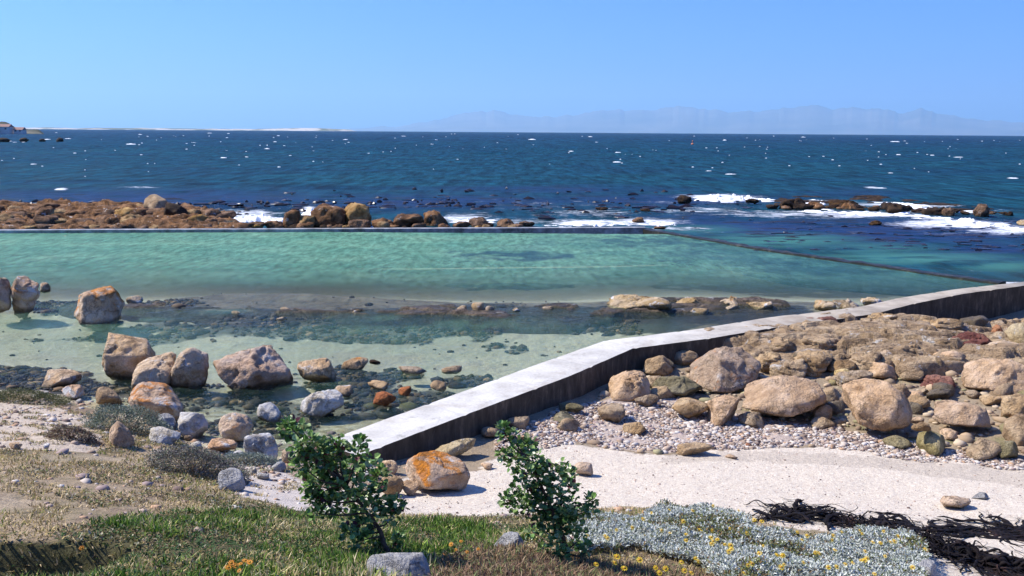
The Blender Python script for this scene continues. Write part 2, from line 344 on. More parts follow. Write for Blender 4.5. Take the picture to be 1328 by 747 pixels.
def ground_cols(x, y, z):
    n = f2(x, y, 1.3, 4, 21); n2 = f2(x, y, 9, 3, 22); n3 = f2(x, y, 30, 2, 23)
    col = np.zeros(x.shape+(3,)); col[:] = (0.30,0.23,0.15)
    def put(mask, c):
        nonlocal col
        m = np.clip(mask, 0, 1)[...,None]; col = col*(1-m)+np.array(c)*m
    s = side_dist(np.clip(x,-60,60), np.clip(y,-5,100)); beach = s > 0
    px, py = proj(np.stack([x, y, z], -1)); px = np.nan_to_num(px, nan=-999); py = np.nan_to_num(py, nan=9999)
    bank = z > 0.2
    put(sstep(-.1,.25,n+n2*.3), (0.235,0.19,0.115)); put(sstep(.2,.5,n2)*.6, (0.15,0.13,0.07))
    put(sstep(.05,.3,f2(x,y,0.8,4,41))*.5, (0.45,0.36,0.25)); put(sstep(.1,.35,f2(x,y,1.7,4,43))*.6, (0.20,0.14,0.10))
    put(zone(x,y,z,PALE1,8,1)*1., (0.47,0.39,0.30)); put(zone(x,y,z,PALE2,8,2)*1., (0.50,0.44,0.38))
    put(zone(x,y,z,GRASS,8,3)*.9, (0.07,0.07,0.03)); put(zone(x,y,z,SILVER,6,4)*.8, (0.16,0.14,0.10)); put(zone(x,y,z,BROWN,6,5)*.8, (0.15,0.11,0.07))
    # beach side
    rocky = beach & (z < 0.3)
    put(rocky*1., (0.28,0.22,0.15))
    put(rocky*sstep(.1,.5,n)*(py < 575)*.7, (0.17,0.17,0.07))
    put(zone(x,y,z,GRAVEL,7,7)*beach, (0.42,0.34,0.28))
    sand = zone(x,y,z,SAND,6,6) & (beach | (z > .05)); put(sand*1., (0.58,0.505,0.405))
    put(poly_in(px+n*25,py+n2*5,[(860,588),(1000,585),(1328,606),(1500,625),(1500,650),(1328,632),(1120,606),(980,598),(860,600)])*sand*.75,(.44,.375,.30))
    put(sand*sstep(.35,.6,n2)*.35, (0.46,0.39,0.32)); put(sand*sstep(.55,.75,n3)*.35, (0.35,0.28,0.24))
    # under water and its edge
    uw = (~beach) & (z < 0.06) & (y > 9)
    sandc = np.array((0.56,0.51,0.37)); um = uw[...,None]*1.; col = col*(1-um)+um*sandc
    put(uw*sstep(.05,.45,n)*.25, (0.42,0.42,0.30))
    edge = uw & (z > -0.16); put(edge*sstep(-.3,.3,n2+n)*.6*(py > 470), (0.20,0.15,0.06))
    band = uw*np.exp(-((z+0.09)/0.09)**2)*(y > 15)*(px < 1300)
    put(band*.9, (0.10,0.08,0.065)); put(band*sstep(0,.4,n2)*.7, (0.25,0.19,0.14)); put(band*sstep(.1,.5,-n2)*.7, (0.05,0.05,0.055))
    put(weedmask(x,y,z)*uw*.93, (0.022,0.028,0.036))
    # open sea floor: rock and kelp
    put(((y > YFW+1) & ~beach)*1., (0.05,0.045,0.04))
    return col
YFW = float(at(0,298,.12)[1])
def spacing(parts):
    out = [parts[0][0]]
    for a, b, n, g in parts:
        t = np.linspace(0, 1, n+1)[1:]; out += list(a+(b-a)*(t if g == 1 else t**g if g > 0 else 1-(1-t)**(-g)))
    return np.array(out)
xs = spacing([(-400,-30,30,-2.5),(-30,-12,70,1),(-12,13,560,1),(13,30,90,1),(30,400,30,2.5)])
ys = spacing([(-200,0,16,-2.5),(0,3.6,12,1),(3.6,13,300,1),(13,24,220,1),(24,60,150,1),(60,400,30,2)])
GX, GY = np.meshgrid(xs, ys); GZ = terrain(GX, GY)
# coarser rubble relief among the boulders on the beach side
sd = side_dist(GX, GY); rub = (sd > .3)*sstep(.0,-.15,GZ)*sstep(.0,.4,f2(GX,GY,1.1,3,15)+.25)
SANDM = zone(GX,GY,GZ,SAND,6,6)
GZ = GZ + rub*(~SANDM)*0.05*f2(GX, GY, 3.5, 3, 16) + SANDM*(0.008*f2(GX, GY, 6, 3, 18)+.012*f2(GX,GY,2.4,2,19))
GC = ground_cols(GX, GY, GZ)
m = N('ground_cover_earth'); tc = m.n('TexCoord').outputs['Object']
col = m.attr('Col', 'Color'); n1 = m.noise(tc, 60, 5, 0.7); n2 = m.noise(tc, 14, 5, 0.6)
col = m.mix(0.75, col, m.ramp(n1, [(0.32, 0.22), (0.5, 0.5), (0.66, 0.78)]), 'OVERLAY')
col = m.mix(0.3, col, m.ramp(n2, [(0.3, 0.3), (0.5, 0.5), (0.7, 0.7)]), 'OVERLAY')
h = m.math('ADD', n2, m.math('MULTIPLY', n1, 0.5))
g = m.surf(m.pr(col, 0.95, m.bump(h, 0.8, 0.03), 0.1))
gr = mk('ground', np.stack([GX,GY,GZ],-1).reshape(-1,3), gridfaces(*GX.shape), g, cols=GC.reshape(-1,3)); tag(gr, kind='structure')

# ------------------------------------------------------------------ pool walls
def wall_strip(L, Rr, ztop, zbot, name, mat, noise=0.004, drop=None, nseg=200, nx=7):
    """solid wall between two plan edge lines with a level top"""
    A = resample(np.array(L), nseg); B = resample(np.array(Rr), nseg); t = np.linspace(0,1,nx)
    rows = []
    zb = np.full(nseg, zbot) if drop is None else drop
    prof = [(0, None)]+[(q, 1) for q in t]+[(1, None)]
    V = []
    for q, top in prof:
        P = A*(1-q)+B*q
        zz = np.full(nseg, ztop) if top else zb
        if top: zz = zz + noise*f2(P[:,0], P[:,1], 3, 3, 4) - (0.012 if q in (0,1) else 0)
        if top and nseg == 420: zz = zz-.012*(np.arange(nseg)%21 == 5)
        V.append(np.column_stack([P, zz]))
    V = np.stack(V, 1); n, k, _ = V.shape
    Vf = V.reshape(-1,3); Fq = gridfaces(n, k)
    # close underneath and at both ends
    i = np.arange(n-1)*k; bot = np.stack([i, i+k, i+2*k-1, i+k-1], -1)
    o = mk(name, Vf, [np.vstack([Fq[:, ::-1], bot])], mat, smooth=False)
    me = o.data
    import bmesh
    bm = bmesh.new(); bm.from_mesh(me); bm.verts.ensure_lookup_table()
    bm.faces.new([bm.verts[j] for j in range(k)]); bm.faces.new([bm.verts[(n-1)*k+j] for j in range(k)][::-1])
    bmesh.ops.recalc_face_normals(bm, faces=bm.faces); bm.to_mesh(me); bm.free()
    return o
m = N('weathered_concrete'); tc = m.n('TexCoord').outputs['Object']; geo = m.n('NewGeometry')
nz = m.sep(geo.outputs['Normal'], 2); pos = geo.outputs['Position']; px_ = m.sep(pos, 0)
a = m.noise(tc, 1.5, 7, 0.65); b = m.noise(tc, 26, 5, 0.7); big = m.noise(m.scale(tc, (1,1,.2)), .55, 4)
topc = m.ramp(a, [(0.3, (0.40,0.38,0.34)), (0.55, (0.55,0.53,0.48)), (0.75, (0.64,0.62,0.57))])
topc = m.mix(0.4, topc, m.ramp(b, [(0.3,0.33),(0.5,0.5),(0.7,0.66)]), 'OVERLAY')
wear = m.sm(px_, 1.5, 7.0)     # the far stretch is washed by the sea and darker
topc = m.mix(m.math('MULTIPLY', wear, 0.85), topc, m.ramp(a, [(0.35, (0.22,0.18,0.135)), (0.65, (0.43,0.37,0.285))]))
wet = m.sm(px_, 12.6, 14.2)
topc = m.mix(m.math('MULTIPLY', wet, 0.8), topc, (0.16,0.15,0.14))
stain = m.math('MULTIPLY', m.sm(m.noise(m.scale(tc, (1,1,.15)), 5, 5, .7), 0.45, 0.7), 0.5)
sidec = m.ramp(m.noise(m.scale(tc, (1,1,.35)), 6, 6, 0.7), [(0.3,(0.035,0.028,0.02)),(0.55,(0.085,0.068,0.05)),(0.75,(0.2,0.16,0.115))])  # side faces: brown streaks, with the shade on the wall darkened into the colour
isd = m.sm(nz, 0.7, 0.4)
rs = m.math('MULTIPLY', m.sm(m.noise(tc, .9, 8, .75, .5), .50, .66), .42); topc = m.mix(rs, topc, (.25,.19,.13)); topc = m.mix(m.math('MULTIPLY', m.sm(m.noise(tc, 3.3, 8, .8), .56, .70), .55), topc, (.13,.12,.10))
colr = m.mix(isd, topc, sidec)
crk = m.n('TexVoronoi', feature='DISTANCE_TO_EDGE'); m.put(crk.inputs['Vector'], tc); crk.inputs['Scale'].default_value = 0.9
cm = m.math('MULTIPLY', m.sm(crk.outputs['Distance'], 0.010, 0.0), 0.15)
colr = m.mix(cm, colr, (0.16,0.15,0.14))
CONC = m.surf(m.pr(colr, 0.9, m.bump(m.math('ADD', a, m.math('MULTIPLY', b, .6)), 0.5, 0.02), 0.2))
dn = (pn[0]-pn[1])/np.linalg.norm(pn[0]-pn[1])
LL = np.vstack([pl[0]+dn*0.15, pl, pl[-1]+dirR*14]); NN = np.vstack([pn[0]+dn*0.15, pn, pn[-1]+dirR*14])
nseg = 420
sl_ = np.concatenate([[0], np.cumsum(np.hypot(*np.diff(NN, axis=0).T))]); tt_ = np.linspace(0, sl_[-1], nseg)
A_ = np.stack([np.interp(tt_, sl_, NN[:,k]) for k in (0,1)], -1); Bs = np.stack([np.interp(tt_, sl_, LL[:,k]) for k in (0,1)], -1)
A_ = A_+(.014*f2(A_[:,0], A_[:,1], 5, 4, 201))[:,None]; Bs = Bs+(.016*f2(Bs[:,0], Bs[:,1], 4, 4, 203))[:,None]
dropz = np.minimum(terrain(A_[:,0], A_[:,1], False), -0.2)-1.1
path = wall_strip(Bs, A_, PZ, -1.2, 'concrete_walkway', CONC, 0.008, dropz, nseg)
tag(path, 'pale bent concrete walkway wall along the near right side of the pool', 'walkway wall')

m = N('sea_worn_concrete'); tc = m.n('TexCoord').outputs['Object']
a = m.noise(tc, 2.5, 6, .65)
WORN = m.surf(m.pr(m.ramp(a, [(0.3,(0.08,0.075,0.06)),(0.5,(0.26,0.26,0.25)),(0.7,(0.45,0.46,0.46))]), 0.5, m.bump(a, .5, .03), .4))
m = N('mossy_concrete'); tc = m.n('TexCoord').outputs['Object']
a = m.noise(tc, 3.5, 6, .65)
MOSS = m.surf(m.pr(m.ramp(a, [(0.3,(0.008,0.009,0.008)),(0.55,(0.025,0.024,0.016)),(0.75,(0.14,0.12,0.07))]), 0.5, m.bump(a, .6, .03), .4))
c0 = at(0,298,.12)[:2]; c1 = at(836,294.5,.12)[:2]; d = (c1-c0)/np.linalg.norm(c1-c0); nrm = np.array([-d[1], d[0]])
FWA = c0-d*30; FWB = c1
fw = wall_strip([FWA+nrm*.22, FWB+nrm*.22], [FWA-nrm*.22, FWB-nrm*.22], .13, -2.5, 'pool_wall', WORN, .01, nseg=160, nx=4)
tag(fw, 'low straight concrete wall along the far side of the tidal pool, just above the water', 'pool wall')
RW = np.array([FWB]+[at(a,b,0.02)[:2] for a,b in ((925,312),(985,323),(1060,334),(1140,345),(1215,356),(1262,363),(1300,368))])
dd = np.gradient(RW, axis=0); dd /= np.linalg.norm(dd, axis=1)[:,None]; nr = np.stack([-dd[:,1], dd[:,0]], -1)
rw = wall_strip(RW+nr*.2, RW-nr*.2, .07, -2.2, 'pool_wall', MOSS, .05, nseg=260, nx=4)
tag(rw, 'mossy wall awash at water level, slanting down the right side of the tidal pool', 'pool wall')

# ------------------------------------------------------------------ water
RE = 6.371e6
def curv(x, y): return -(x*x+y*y)/(2*RE)
POOLP = np.vstack([[-200, FWA[1]], FWA, FWB, RW[1:], [[RW[-1,0]+3, RW[-1,1]-4]], [[60,0]], [[-200,0]]])
def in_pool(x, y): return poly_in(x, y, [tuple(p) for p in POOLP])
def blob(px, py, L):
    m = np.zeros(px.shape)
    for a, b, rx, ry, k in L:
        m = np.maximum(m, k*np.clip(1.3-np.hypot((px-a)/rx, (py-b)/ry), 0, 1)/0.9)
    return np.clip(m, 0, 1.2)
FOAM = [(320,279,60,9,.95),(300,292,50,5,.6),(402,274,18,8,1),(600,283,60,10,.8),(680,288,80,8,.7),(760,289,90,6,1.0),(840,288,70,7,.95),(760,277,120,10,.62),(700,265,180,12,.42),(930,255,70,5,1.0),(860,262,60,5,.5),
        (900,273,140,9,.62),(1000,277,140,8,.7),(1120,278,130,8,.85),(1230,290,110,8,1.0),(1310,298,80,8,.9),(1140,265,60,6,.75),(1210,267,60,5,.7),(1060,262,70,6,.7),(1300,275,60,6,.5),(1250,300,120,10,.5),(240,293,30,4,.7),(480,296,60,3,.6),(120,297,120,2.5,.5),
        (880,297,80,4,.75),(960,300,80,8,.35),(1150,330,150,10,.2),(1290,366,60,4,.75),(1290,345,90,14,.3),(1200,345,90,8,.25),(80,245,12,2,.9),(180,243,50,2,.7),(1130,243,14,2,1),(700,241,40,2,.3)]
PURP = [(1150,300,220,22,1),(1000,298,130,12,.9),(1280,325,100,16,.9),(900,285,90,10,.7),(1250,300,140,20,1),(200,258,340,14,.8),(560,262,240,12,.8),(850,260,200,10,.7),(1100,250,100,8,.4),(700,246,200,6,.6),(1010,290,200,10,.8)]
GREEN = [(1010,312,110,10,.9),(1180,335,140,9,.9),(1130,322,90,8,.6),(1300,345,60,8,.8),(900,298,70,6,.5)]
def wattrs(X, Y):
    P = np.stack([X, Y, np.zeros_like(X)], -1); px, py = proj(P); px = np.nan_to_num(px, nan=-999); py = np.nan_to_num(py, nan=9999)
    dep = np.maximum(0.0, -terrain(X, Y)); 
    return blob(px, py, FOAM), blob(px, py, PURP), blob(px, py, GREEN), dep
m = N('sea_water'); geo = m.n('NewGeometry'); P = geo.outputs['Position']
pool_bump = m.math('ADD', m.noise(m.scale(P, (1,1.3,1)), 5.5, 4, .6, .5), m.math('MULTIPLY', m.noise(P, 1.1, 3), 1.5))
def water(name, pool):
    m = N(name); geo = m.n('NewGeometry'); P = geo.outputs['Position']
    dep = m.attr('depth'); foam = m.attr('foam'); purp = m.attr('kelp'); grn = m.attr('shallow')
    if pool:
        h = m.math('ADD', m.noise(m.scale(P, (1,1.4,1)), 5, 4, .65, .4), m.math('MULTIPLY', m.noise(m.scale(P, (1,1.0,1)), 1.6, 3), 1.6))
        nb = m.bump(h, 1.0, .11)
        body = m.ramp(m.noise(m.scale(P, (1,1.4,1)), .35, 4, .6), [(0.3,(0.075,0.195,0.135)),(0.55,(0.112,0.245,0.165)),(0.75,(0.15,0.28,0.185))])
        spk = m.noise(m.scale(P, (1.5,.45,1)), 2.6, 6, .75)
        body = m.mix(0.85, body, m.ramp(spk, [(0.34,.24),(0.5,.5),(0.66,.78)]), 'OVERLAY')  # light and dark of the ripples painted into the body colour
        blue = m.sm(m.math('ADD', m.sep(P, 0), m.math('MULTIPLY', m.noise(m.scale(P, (1,1.5,1)), .8, 4), 6)), 6, 15)
        body = m.mix(m.math('MULTIPLY', blue, .42), body, (0.02,0.13,0.19))
        body = m.mix(m.math('MULTIPLY', purp, .9), body, (0.012,0.045,0.075))
        k = .15
    else:
        nf = m.noise(m.scale(P, (.35,1,1)), .9, 6, .65, .6); nl = m.noise(m.scale(P, (.25,1,1)), .02, 5, .6); nm = m.noise(m.scale(P, (.35,1,1)), .13, 6, .7)
        h = m.math('ADD', m.noise(m.scale(P, (.6,1,1)), 2.2, 6, .7, .3), m.math('MULTIPLY', m.noise(m.scale(P, (.5,1,1)), .35, 4, .6), 3.5))
        nb = m.bump(h, 1.0, .25)
        body = m.ramp(nl, [(0.36,(0.003,0.020,0.052)),(0.62,(0.005,0.038,0.065))])
        dist = m.n('VectorMath', operation='LENGTH'); m.put(dist.inputs[0], P); dl = dist.outputs['Value']
        near = m.sm(dl, 700, 90)
        body = m.mix(m.math('MULTIPLY', near, .7), body, (0.005,0.048,0.064))
        body = m.mix(m.math('MULTIPLY', m.sm(nm, .42, .62), .6), body, (0.003,0.022,0.055)); 
        wm = m.noise(m.scale(P, (.9,.13,1)), 1.0, 5, .7); wf = m.noise(m.scale(P, (.22,.012,1)), 1.0, 5, .7)
        wv = m.n('Mix', data_type='FLOAT'); m.put(wv.inputs[0], m.sm(dl, 120, 500)); m.put(wv.inputs[2], wm); m.put(wv.inputs[3], wf)
        body = m.mix(.9, body, m.ramp(wv.outputs[0], [(.36,.18),(.5,.5),(.64,.8)]), 'OVERLAY'); body = m.mix(.6, body, m.ramp(nf, [(.35,.25),(.5,.5),(.62,.78)]), 'OVERLAY')  # lit and shaded wave crests painted as dashes in the colour
        pm = m.math('MULTIPLY', purp, m.sm(nf, .28, .5), clamp=True)
        body = m.mix(pm, body, m.ramp(nf, [(0.4,(0.006,0.022,0.07)),(0.52,(0.016,0.042,0.12)),(0.62,(0.022,0.016,0.02))]))
        body = m.mix(m.math('MULTIPLY', grn, m.sm(nf, .68, .45), clamp=True), body, (0.05,0.17,0.15))
        k = 1.3
    ff = m.noise(m.scale(P, (.7,1,1)), 2.4 if not pool else 3, 8, .75, .8)
    fm = m.sm(m.math('ADD', m.math('MULTIPLY_ADD', ff, .7, m.math('MULTIPLY', m.noise(m.scale(P, (.5,1,1)), .8, 6, .7), .5)), m.math('MULTIPLY', foam, .36)), .80, 1.06)
    if not pool: fm = m.math('MULTIPLY', fm, m.sm(foam, .02, .2))
    opac = m.math('SUBTRACT', 1.0, m.math('POWER', 2.718, m.math('MULTIPLY', m.math('MULTIPLY', dep, m.math('MULTIPLY_ADD', dep, 1.6, k)), -1.0)))
    dif = m.n('BsdfDiffuse'); m.put(dif.inputs[0], body)
    tr = m.n('BsdfTransparent'); tr.inputs[0].default_value = (.90,.96,.92,1)
    mx = m.n('MixShader'); m.put(mx.inputs[0], opac); m.put(mx.inputs[1], tr.outputs[0]); m.put(mx.inputs[2], dif.outputs[0])
    gl = m.n('BsdfGlossy'); gl.inputs['Roughness'].default_value = .12 if pool else .2; m.put(gl.inputs['Normal'], nb)
    fr = m.n('Fresnel'); fr.inputs[0].default_value = 1.33; m.put(fr.inputs['Normal'], nb)
    frc = m.math('MINIMUM', m.math('MULTIPLY', fr.outputs[0], .5 if pool else .30), .5 if pool else .28)
    mg = m.n('MixShader'); m.put(mg.inputs[0], frc); m.put(mg.inputs[1], mx.outputs[0]); m.put(mg.inputs[2], gl.outputs[0])
    fo = m.pr((.80,.83,.86), .9, m.bump(ff, .8, .15), .1)
    mf = m.n('MixShader'); m.put(mf.inputs[0], fm); m.put(mf.inputs[1], mg.outputs[0]); m.put(mf.inputs[2], fo)
    return m.surf(mf.outputs[0])
W_POOL = water('pool_water_surface', True); W_SEA = water('open_sea_surface', False)
# the pool: one even sheet
px_s = np.arange(-34, 24, .11); py_s = np.arange(9.2, YFW+1.2, .11)
X, Y = np.meshgrid(px_s, py_s); Z = 0.006*f2(X, Y*1.3, 3.0, 2, 50)
def cut(X, Y, keep):
    Fq = gridfaces(*X.shape); cx = X.ravel()[Fq].mean(1); cy = Y.ravel()[Fq].mean(1); return Fq[keep(cx, cy)]
def compact(V, Fq, att):
    used = np.zeros(len(V), bool); used[Fq.ravel()] = True; idx = np.cumsum(used)-1
    return V[used], idx[Fq], {k: v[used] for k, v in att.items()}
def water_mesh(name, X, Y, Z, keep, mat):
    Fq = cut(X, Y, keep); V = np.stack([X,Y,Z],-1).reshape(-1,3)
    V, Fq, _ = compact(V, Fq, {})
    fo, pu, gn, dp = wattrs(V[:,0], V[:,1])
    o = mk(name, V, Fq, mat, attrs=dict(foam=fo, kelp=pu, shallow=gn, depth=dp)); return o
POOLK = [(660,332,58,6,1),(860,315,90,7,.7),(930,328,70,8,.7),(1040,340,120,8,.7),(760,312,90,8,.25)]
Fq = cut(X, Y, lambda a, b: in_pool(a, b) & (side_dist(a, b) < 0)); V = np.stack([X,Y,Z],-1).reshape(-1,3); V, Fq, _ = compact(V, Fq, {})
fo, pu, gn, dp = wattrs(V[:,0], V[:,1]); qx, qy = proj(V)
pk = blob(np.nan_to_num(qx), np.nan_to_num(qy), POOLK)*sstep(-.35,.35,f2(V[:,0],V[:,1],1.0,3,91)+.1)
pw = mk('pool_water', V, Fq, W_POOL, attrs=dict(foam=fo*0, kelp=np.maximum(pk, weedmask(V[:,0],V[:,1],V[:,2]*0)*.85*sstep(-.5,.15,f2(V[:,0],V[:,1],1.4,4,93))), shallow=gn, depth=dp)); tag(pw, kind='structure')
# the open sea: curved with the earth, finer near the shore
yr = 22*np.exp(np.linspace(0, math.log(14000/22), 1150)); sr = np.linspace(-1.05, 1.2, 820)
Yg, Sg = np.meshgrid(yr, sr, indexing='ij'); Xg = Yg*Sg
amp = sstep(24, 55, Yg)
Zg = curv(Xg, Yg) + amp*((.10+.38*sstep(70,260,Yg))*f2(Xg*.6, Yg, .30, 3, 51) + 0.05*f2(Xg*.7, Yg, 1.1, 2, 52)*(Yg < 160)) - .1*sstep(70,260,Yg)
sea = water_mesh('sea_water', Xg, Yg, Zg, lambda a, b: (~in_pool(a, b)) & (side_dist(np.clip(a,-200,200), np.clip(b,0,200)) < 0) & (b > 22), W_SEA); tag(sea, kind='structure')
bpy.data.materials.remove(bpy.data.materials['sea_water'])

# ------------------------------------------------------------------ rocks
_ico = {}
def ico(level):
    if level in _ico: return _ico[level]
    import bmesh
    bm = bmesh.new(); bmesh.ops.create_icosphere(bm, subdivisions=level, radius=1)
    V = np.array([v.co[:] for v in bm.verts]); V /= np.linalg.norm(V, axis=1)[:,None]
    Fc = np.array([[v.index for v in f.verts] for f in bm.faces]); bm.free(); _ico[level] = (V, Fc); return V, Fc
_rs = [100]
def auto_poly(x0, x1, y0, y1, rnd):
    cx, cy, a, b = (x0+x1)/2, (y0+y1)/2, (x1-x0)/2, (y1-y0)/2
    n = rnd.integers(6, 9); th = np.sort((np.arange(n)+rnd.uniform(-.3,.3,n))/n*2*math.pi+rnd.uniform(0,1))
    k = rnd.uniform(.92, 1.12, n); P = np.stack([np.cos(th)*k, np.sin(th)*k], -1); P = np.sign(P)*np.abs(P)**.8
    lo, hi = P.min(0), P.max(0); P = (P-lo)/(hi-lo)*2-1
    return [(cx+a*p[0], cy+b*p[1]) for p in P]
def rock(poly, mat, label, cat='boulder', name='boulder', p=9, depth=.85, amp=.05, lvl=4, sink=None, water=False, group=None, front=.35, strata=0, base=None, seed=None, contact=None, crack=0.0):
    _rs[0] += 1; sd_ = seed or _rs[0]; rnd = np.random.default_rng(sd_)
    if len(poly) == 4 and not isinstance(poly[0], (tuple, list)): poly = auto_poly(poly[0], poly[1], poly[2], poly[3], rnd)
    P = np.array(poly, float); x0, x1, y0, y1 = P[:,0].min(), P[:,0].max(), P[:,1].min(), P[:,1].max()
    ybase = contact or y1; hpx = y1-y0
    ext = (sink if sink is not None else (.30 if water else .14))*hpx
    low = P[:,1] > y1-.3*hpx; P[low,1] += ext
    g_ = hit1((x0+x1)/2, ybase) if base is None else at((x0+x1)/2, ybase, base)
    dirh = np.array([g_[0], g_[1]])/math.hypot(g_[0], g_[1])
    W = (x1-x0)/F*math.hypot(g_[0], g_[1])*1.02; D = depth*min(W, 1.7*hpx/F*math.hypot(g_[0], g_[1])*1.3+.4*W)
    c2 = g_[:2]+dirh*D*.33
    cen = P.mean(0)
    dl = math.atan2(CAMZ-g_[2], math.hypot(g_[0], g_[1])); du = D*math.sin(dl)*F/math.hypot(g_[0], g_[1])
    k_ = min(1.0, .6*hpx/(.53*du+1e-6))*(contact is None); ph_ = P[:,1].max()-P[:,1].min(); t_ = (P[:,1]-P[:,1].min())/ph_
    P[:,1] = P[:,1]+k_*du*(.18*(1-t_)-.35*t_)
    def onplane(q):
        r = ray(q[0], q[1]); t = (c2@dirh)/(r[:2]@dirh); return CO+r*t
    c3 = onplane(cen); u = np.array([dirh[1], -dirh[0]])     # to the right
    Q = np.array([onplane(q) for q in P]); L = np.stack([(Q[:,:2]-c3[:2])@u, Q[:,2]-c3[2]], -1)
    # hull, anticlockwise
    pts = sorted(map(tuple, L)); 
    def half(pp):
        o = []
        for q in pp:
            while len(o) > 1 and (o[-1][0]-o[-2][0])*(q[1]-o[-2][1])-(o[-1][1]-o[-2][1])*(q[0]-o[-2][0]) <= 0: o.pop()
            o.append(q)
        return o[:-1]
    H = half(pts)+half(pts[::-1]); cc = np.mean(H, 0); pl_ = []
    for a, b in zip(H, H[1:]+H[:1]):
        e = np.array(b)-a; l = np.hypot(*e)
        if l < 1e-6: continue
        nn = np.array([e[1], -e[0]])/l; dd_ = nn@(np.array(a)-cc)
        if dd_ < 1e-4: continue
        for tv in (rnd.uniform(.04,.34), -rnd.uniform(.04,.34)):
            v3 = np.array([nn[0], tv, nn[1]]); pl_.append((v3/np.linalg.norm(v3), dd_/np.linalg.norm(v3)))
    hh = (L[:,1].max()-L[:,1].min())
    for s_, fr in ((-1, front), (1, .3)):
        v3 = np.array([rnd.uniform(-.35,.35), s_, rnd.uniform(.0,.2)+fr]); v3 /= np.linalg.norm(v3); pl_.append((v3, D/2))
        v3 = np.array([rnd.uniform(-.5,.5), s_*.8, rnd.uniform(.5,.9)]); v3 /= np.linalg.norm(v3); pl_.append((v3, (D/2*.8+hh/2*.7)*.72))
        v3 = np.array([rnd.uniform(.4,.8)*rnd.choice([-1,1]), s_*.8, rnd.uniform(-.3,.1)]); v3 /= np.linalg.norm(v3); pl_.append((v3, (D/2*.8+W/2*.6)*.76))
    NV = np.array([q[0] for q in pl_]); ND = np.array([q[1] for q in pl_])
    for _ in range(9):      # chipped corners
        v3 = rnd.normal(0,1,3); v3 /= np.linalg.norm(v3); sup = 1/np.max(np.maximum(NV@v3, 0)/ND); pl_.append((v3, sup*(rnd.uniform(.68,.92) if contact is None else .96)))
    NV = np.array([q[0] for q in pl_]); ND = np.array([q[1] for q in pl_]); p = p*3.0; amp = amp*1.6
    V, Fc = ico(lvl); A = np.maximum(V@NV.T, 0)/ND; r = (A**p).sum(1)**(-1/p)
    S = (W*hh)**.5
    o3 = rnd.uniform(0,50,3); B = V*r[:,None]
    nz = fbm(B/S*1.8+o3, 3, sd_)*.6*amp*S + fbm(B/S*6+o3, 4, sd_+5, .6)*.5*amp*S
    rid = 1-np.abs(fbm(B/S*2.2+o3*2, 3, sd_+9)); nz -= (sstep(.94,.995,rid))*(.25*amp+crack*.7)*S; nz -= np.abs(fbm(B/S*5.5+o3*3, 3, sd_+31))*.6*amp*S; nz += fbm(B/S*14+o3, 3, sd_+15)*.16*amp*S
    if strata:
        tt = B[:,2]+B[:,0]*.15+.05*S*fbm(B/S*2+o3,2,sd_+3); q = tt/(hh/ (4+rnd.integers(0,3))); fr_ = q-np.floor(q); nz -= strata*S*np.exp(-((fr_-.5)/.13)**2)
    r = r*1.05+nz; B = V*r[:,None]
    lat = B[:,0]+cc[0]; up_ = B[:,2]+cc[1]
    X3 = np.stack([lat*u[0]+B[:,1]*dirh[0], lat*u[1]+B[:,1]*dirh[1], up_], -1)
    o = mk(name, X3, Fc, G[mat], loc=c3)
    tag(o, label, cat, group); return o

r = rock
# --- boulders standing in the shallow water, left
r([(14,398),(14,372),(24,354),(38,350),(50,354),(53,372),(47,400),(28,404)], 'lichenw', 'tall upright split boulder in the water at the far left edge', water=True, lvl=5, p=12, strata=.03)
r([(-14,404),(-12,362),(4,355),(13,360),(15,385),(10,405)], 'beige', 'cracked boulder cut off by the left edge, against the tall split boulder', water=True, p=10, crack=.05)
r((52,66,366,378), 'beige', 'small round stone in the water just right of the tall split boulder', 'rock', 'rock', water=True, lvl=3)
r([(97,410),(98,382),(112,369),(142,366),(151,372),(161,394),(150,411),(120,416)], 'lichenw', 'slanting boulder with an orange top and dark right face, alone in the green water', water=True, lvl=5, p=14)
r([(127,462),(128,437),(137,431),(172,436),(190,438),(193,450),(203,464),(182,480),(160,488),(138,482)], 'beige', 'pale beige boulder with a ledge along its top, behind the brown cleft boulder', water=True, lvl=5, p=14, crack=.03)
r([(170,495),(172,474),(200,461),(225,456),(232,462),(228,498),(195,500)], 'beige', 'left rounded half of the brown cleft boulder in the shallows', water=True, lvl=5, crack=.03)
r([(222,495),(222,458),(245,447),(268,448),(271,470),(266,494),(240,500)], 'beige', 'taller right half of the cleft boulder in the shallows', water=True, lvl=5, crack=.03)
r([(266,496),(268,474),(302,457),(345,444),(366,444),(376,460),(381,490),(350,496),(300,503)], 'pink', 'largest pinkish boulder in the shallows with a long sloping back', water=True, lvl=5, p=14, crack=.04)
r([(384,478),(386,466),(413,462),(432,466),(442,480),(435,493),(398,491)], 'beige', 'squat rounded beige boulder right of the largest pinkish boulder', water=True, lvl=5, p=7)
r([(442,476),(446,466),(470,462),(479,467),(478,475),(460,478)], 'beige', 'low flat beige rock awash beyond the squat rounded boulder', 'rock', 'rock', water=True)
r([(388,532),(391,514),(406,503),(428,500),(444,511),(448,526),(434,534),(404,537)], 'white', 'whitish boulder with a dark right face in the near shallows', water=True, lvl=5, p=12)
r([(430,510),(436,500),(455,498),(460,505),(450,513)], 'beige', 'flat beige rock tucked behind the whitish boulder', 'rock', 'rock', water=True)
r([(333,541),(335,523),(350,520),(366,530),(364,541),(348,545)], 'white', 'small pale angular rock in the near shallows left of the whitish boulder', 'rock', 'rock', water=True, p=16)
r([(50,499),(52,482),(62,476),(92,477),(106,485),(108,497),(90,501)], 'beige', 'oblong beige boulder at the waterline on the left', water=True, lvl=5, p=8)
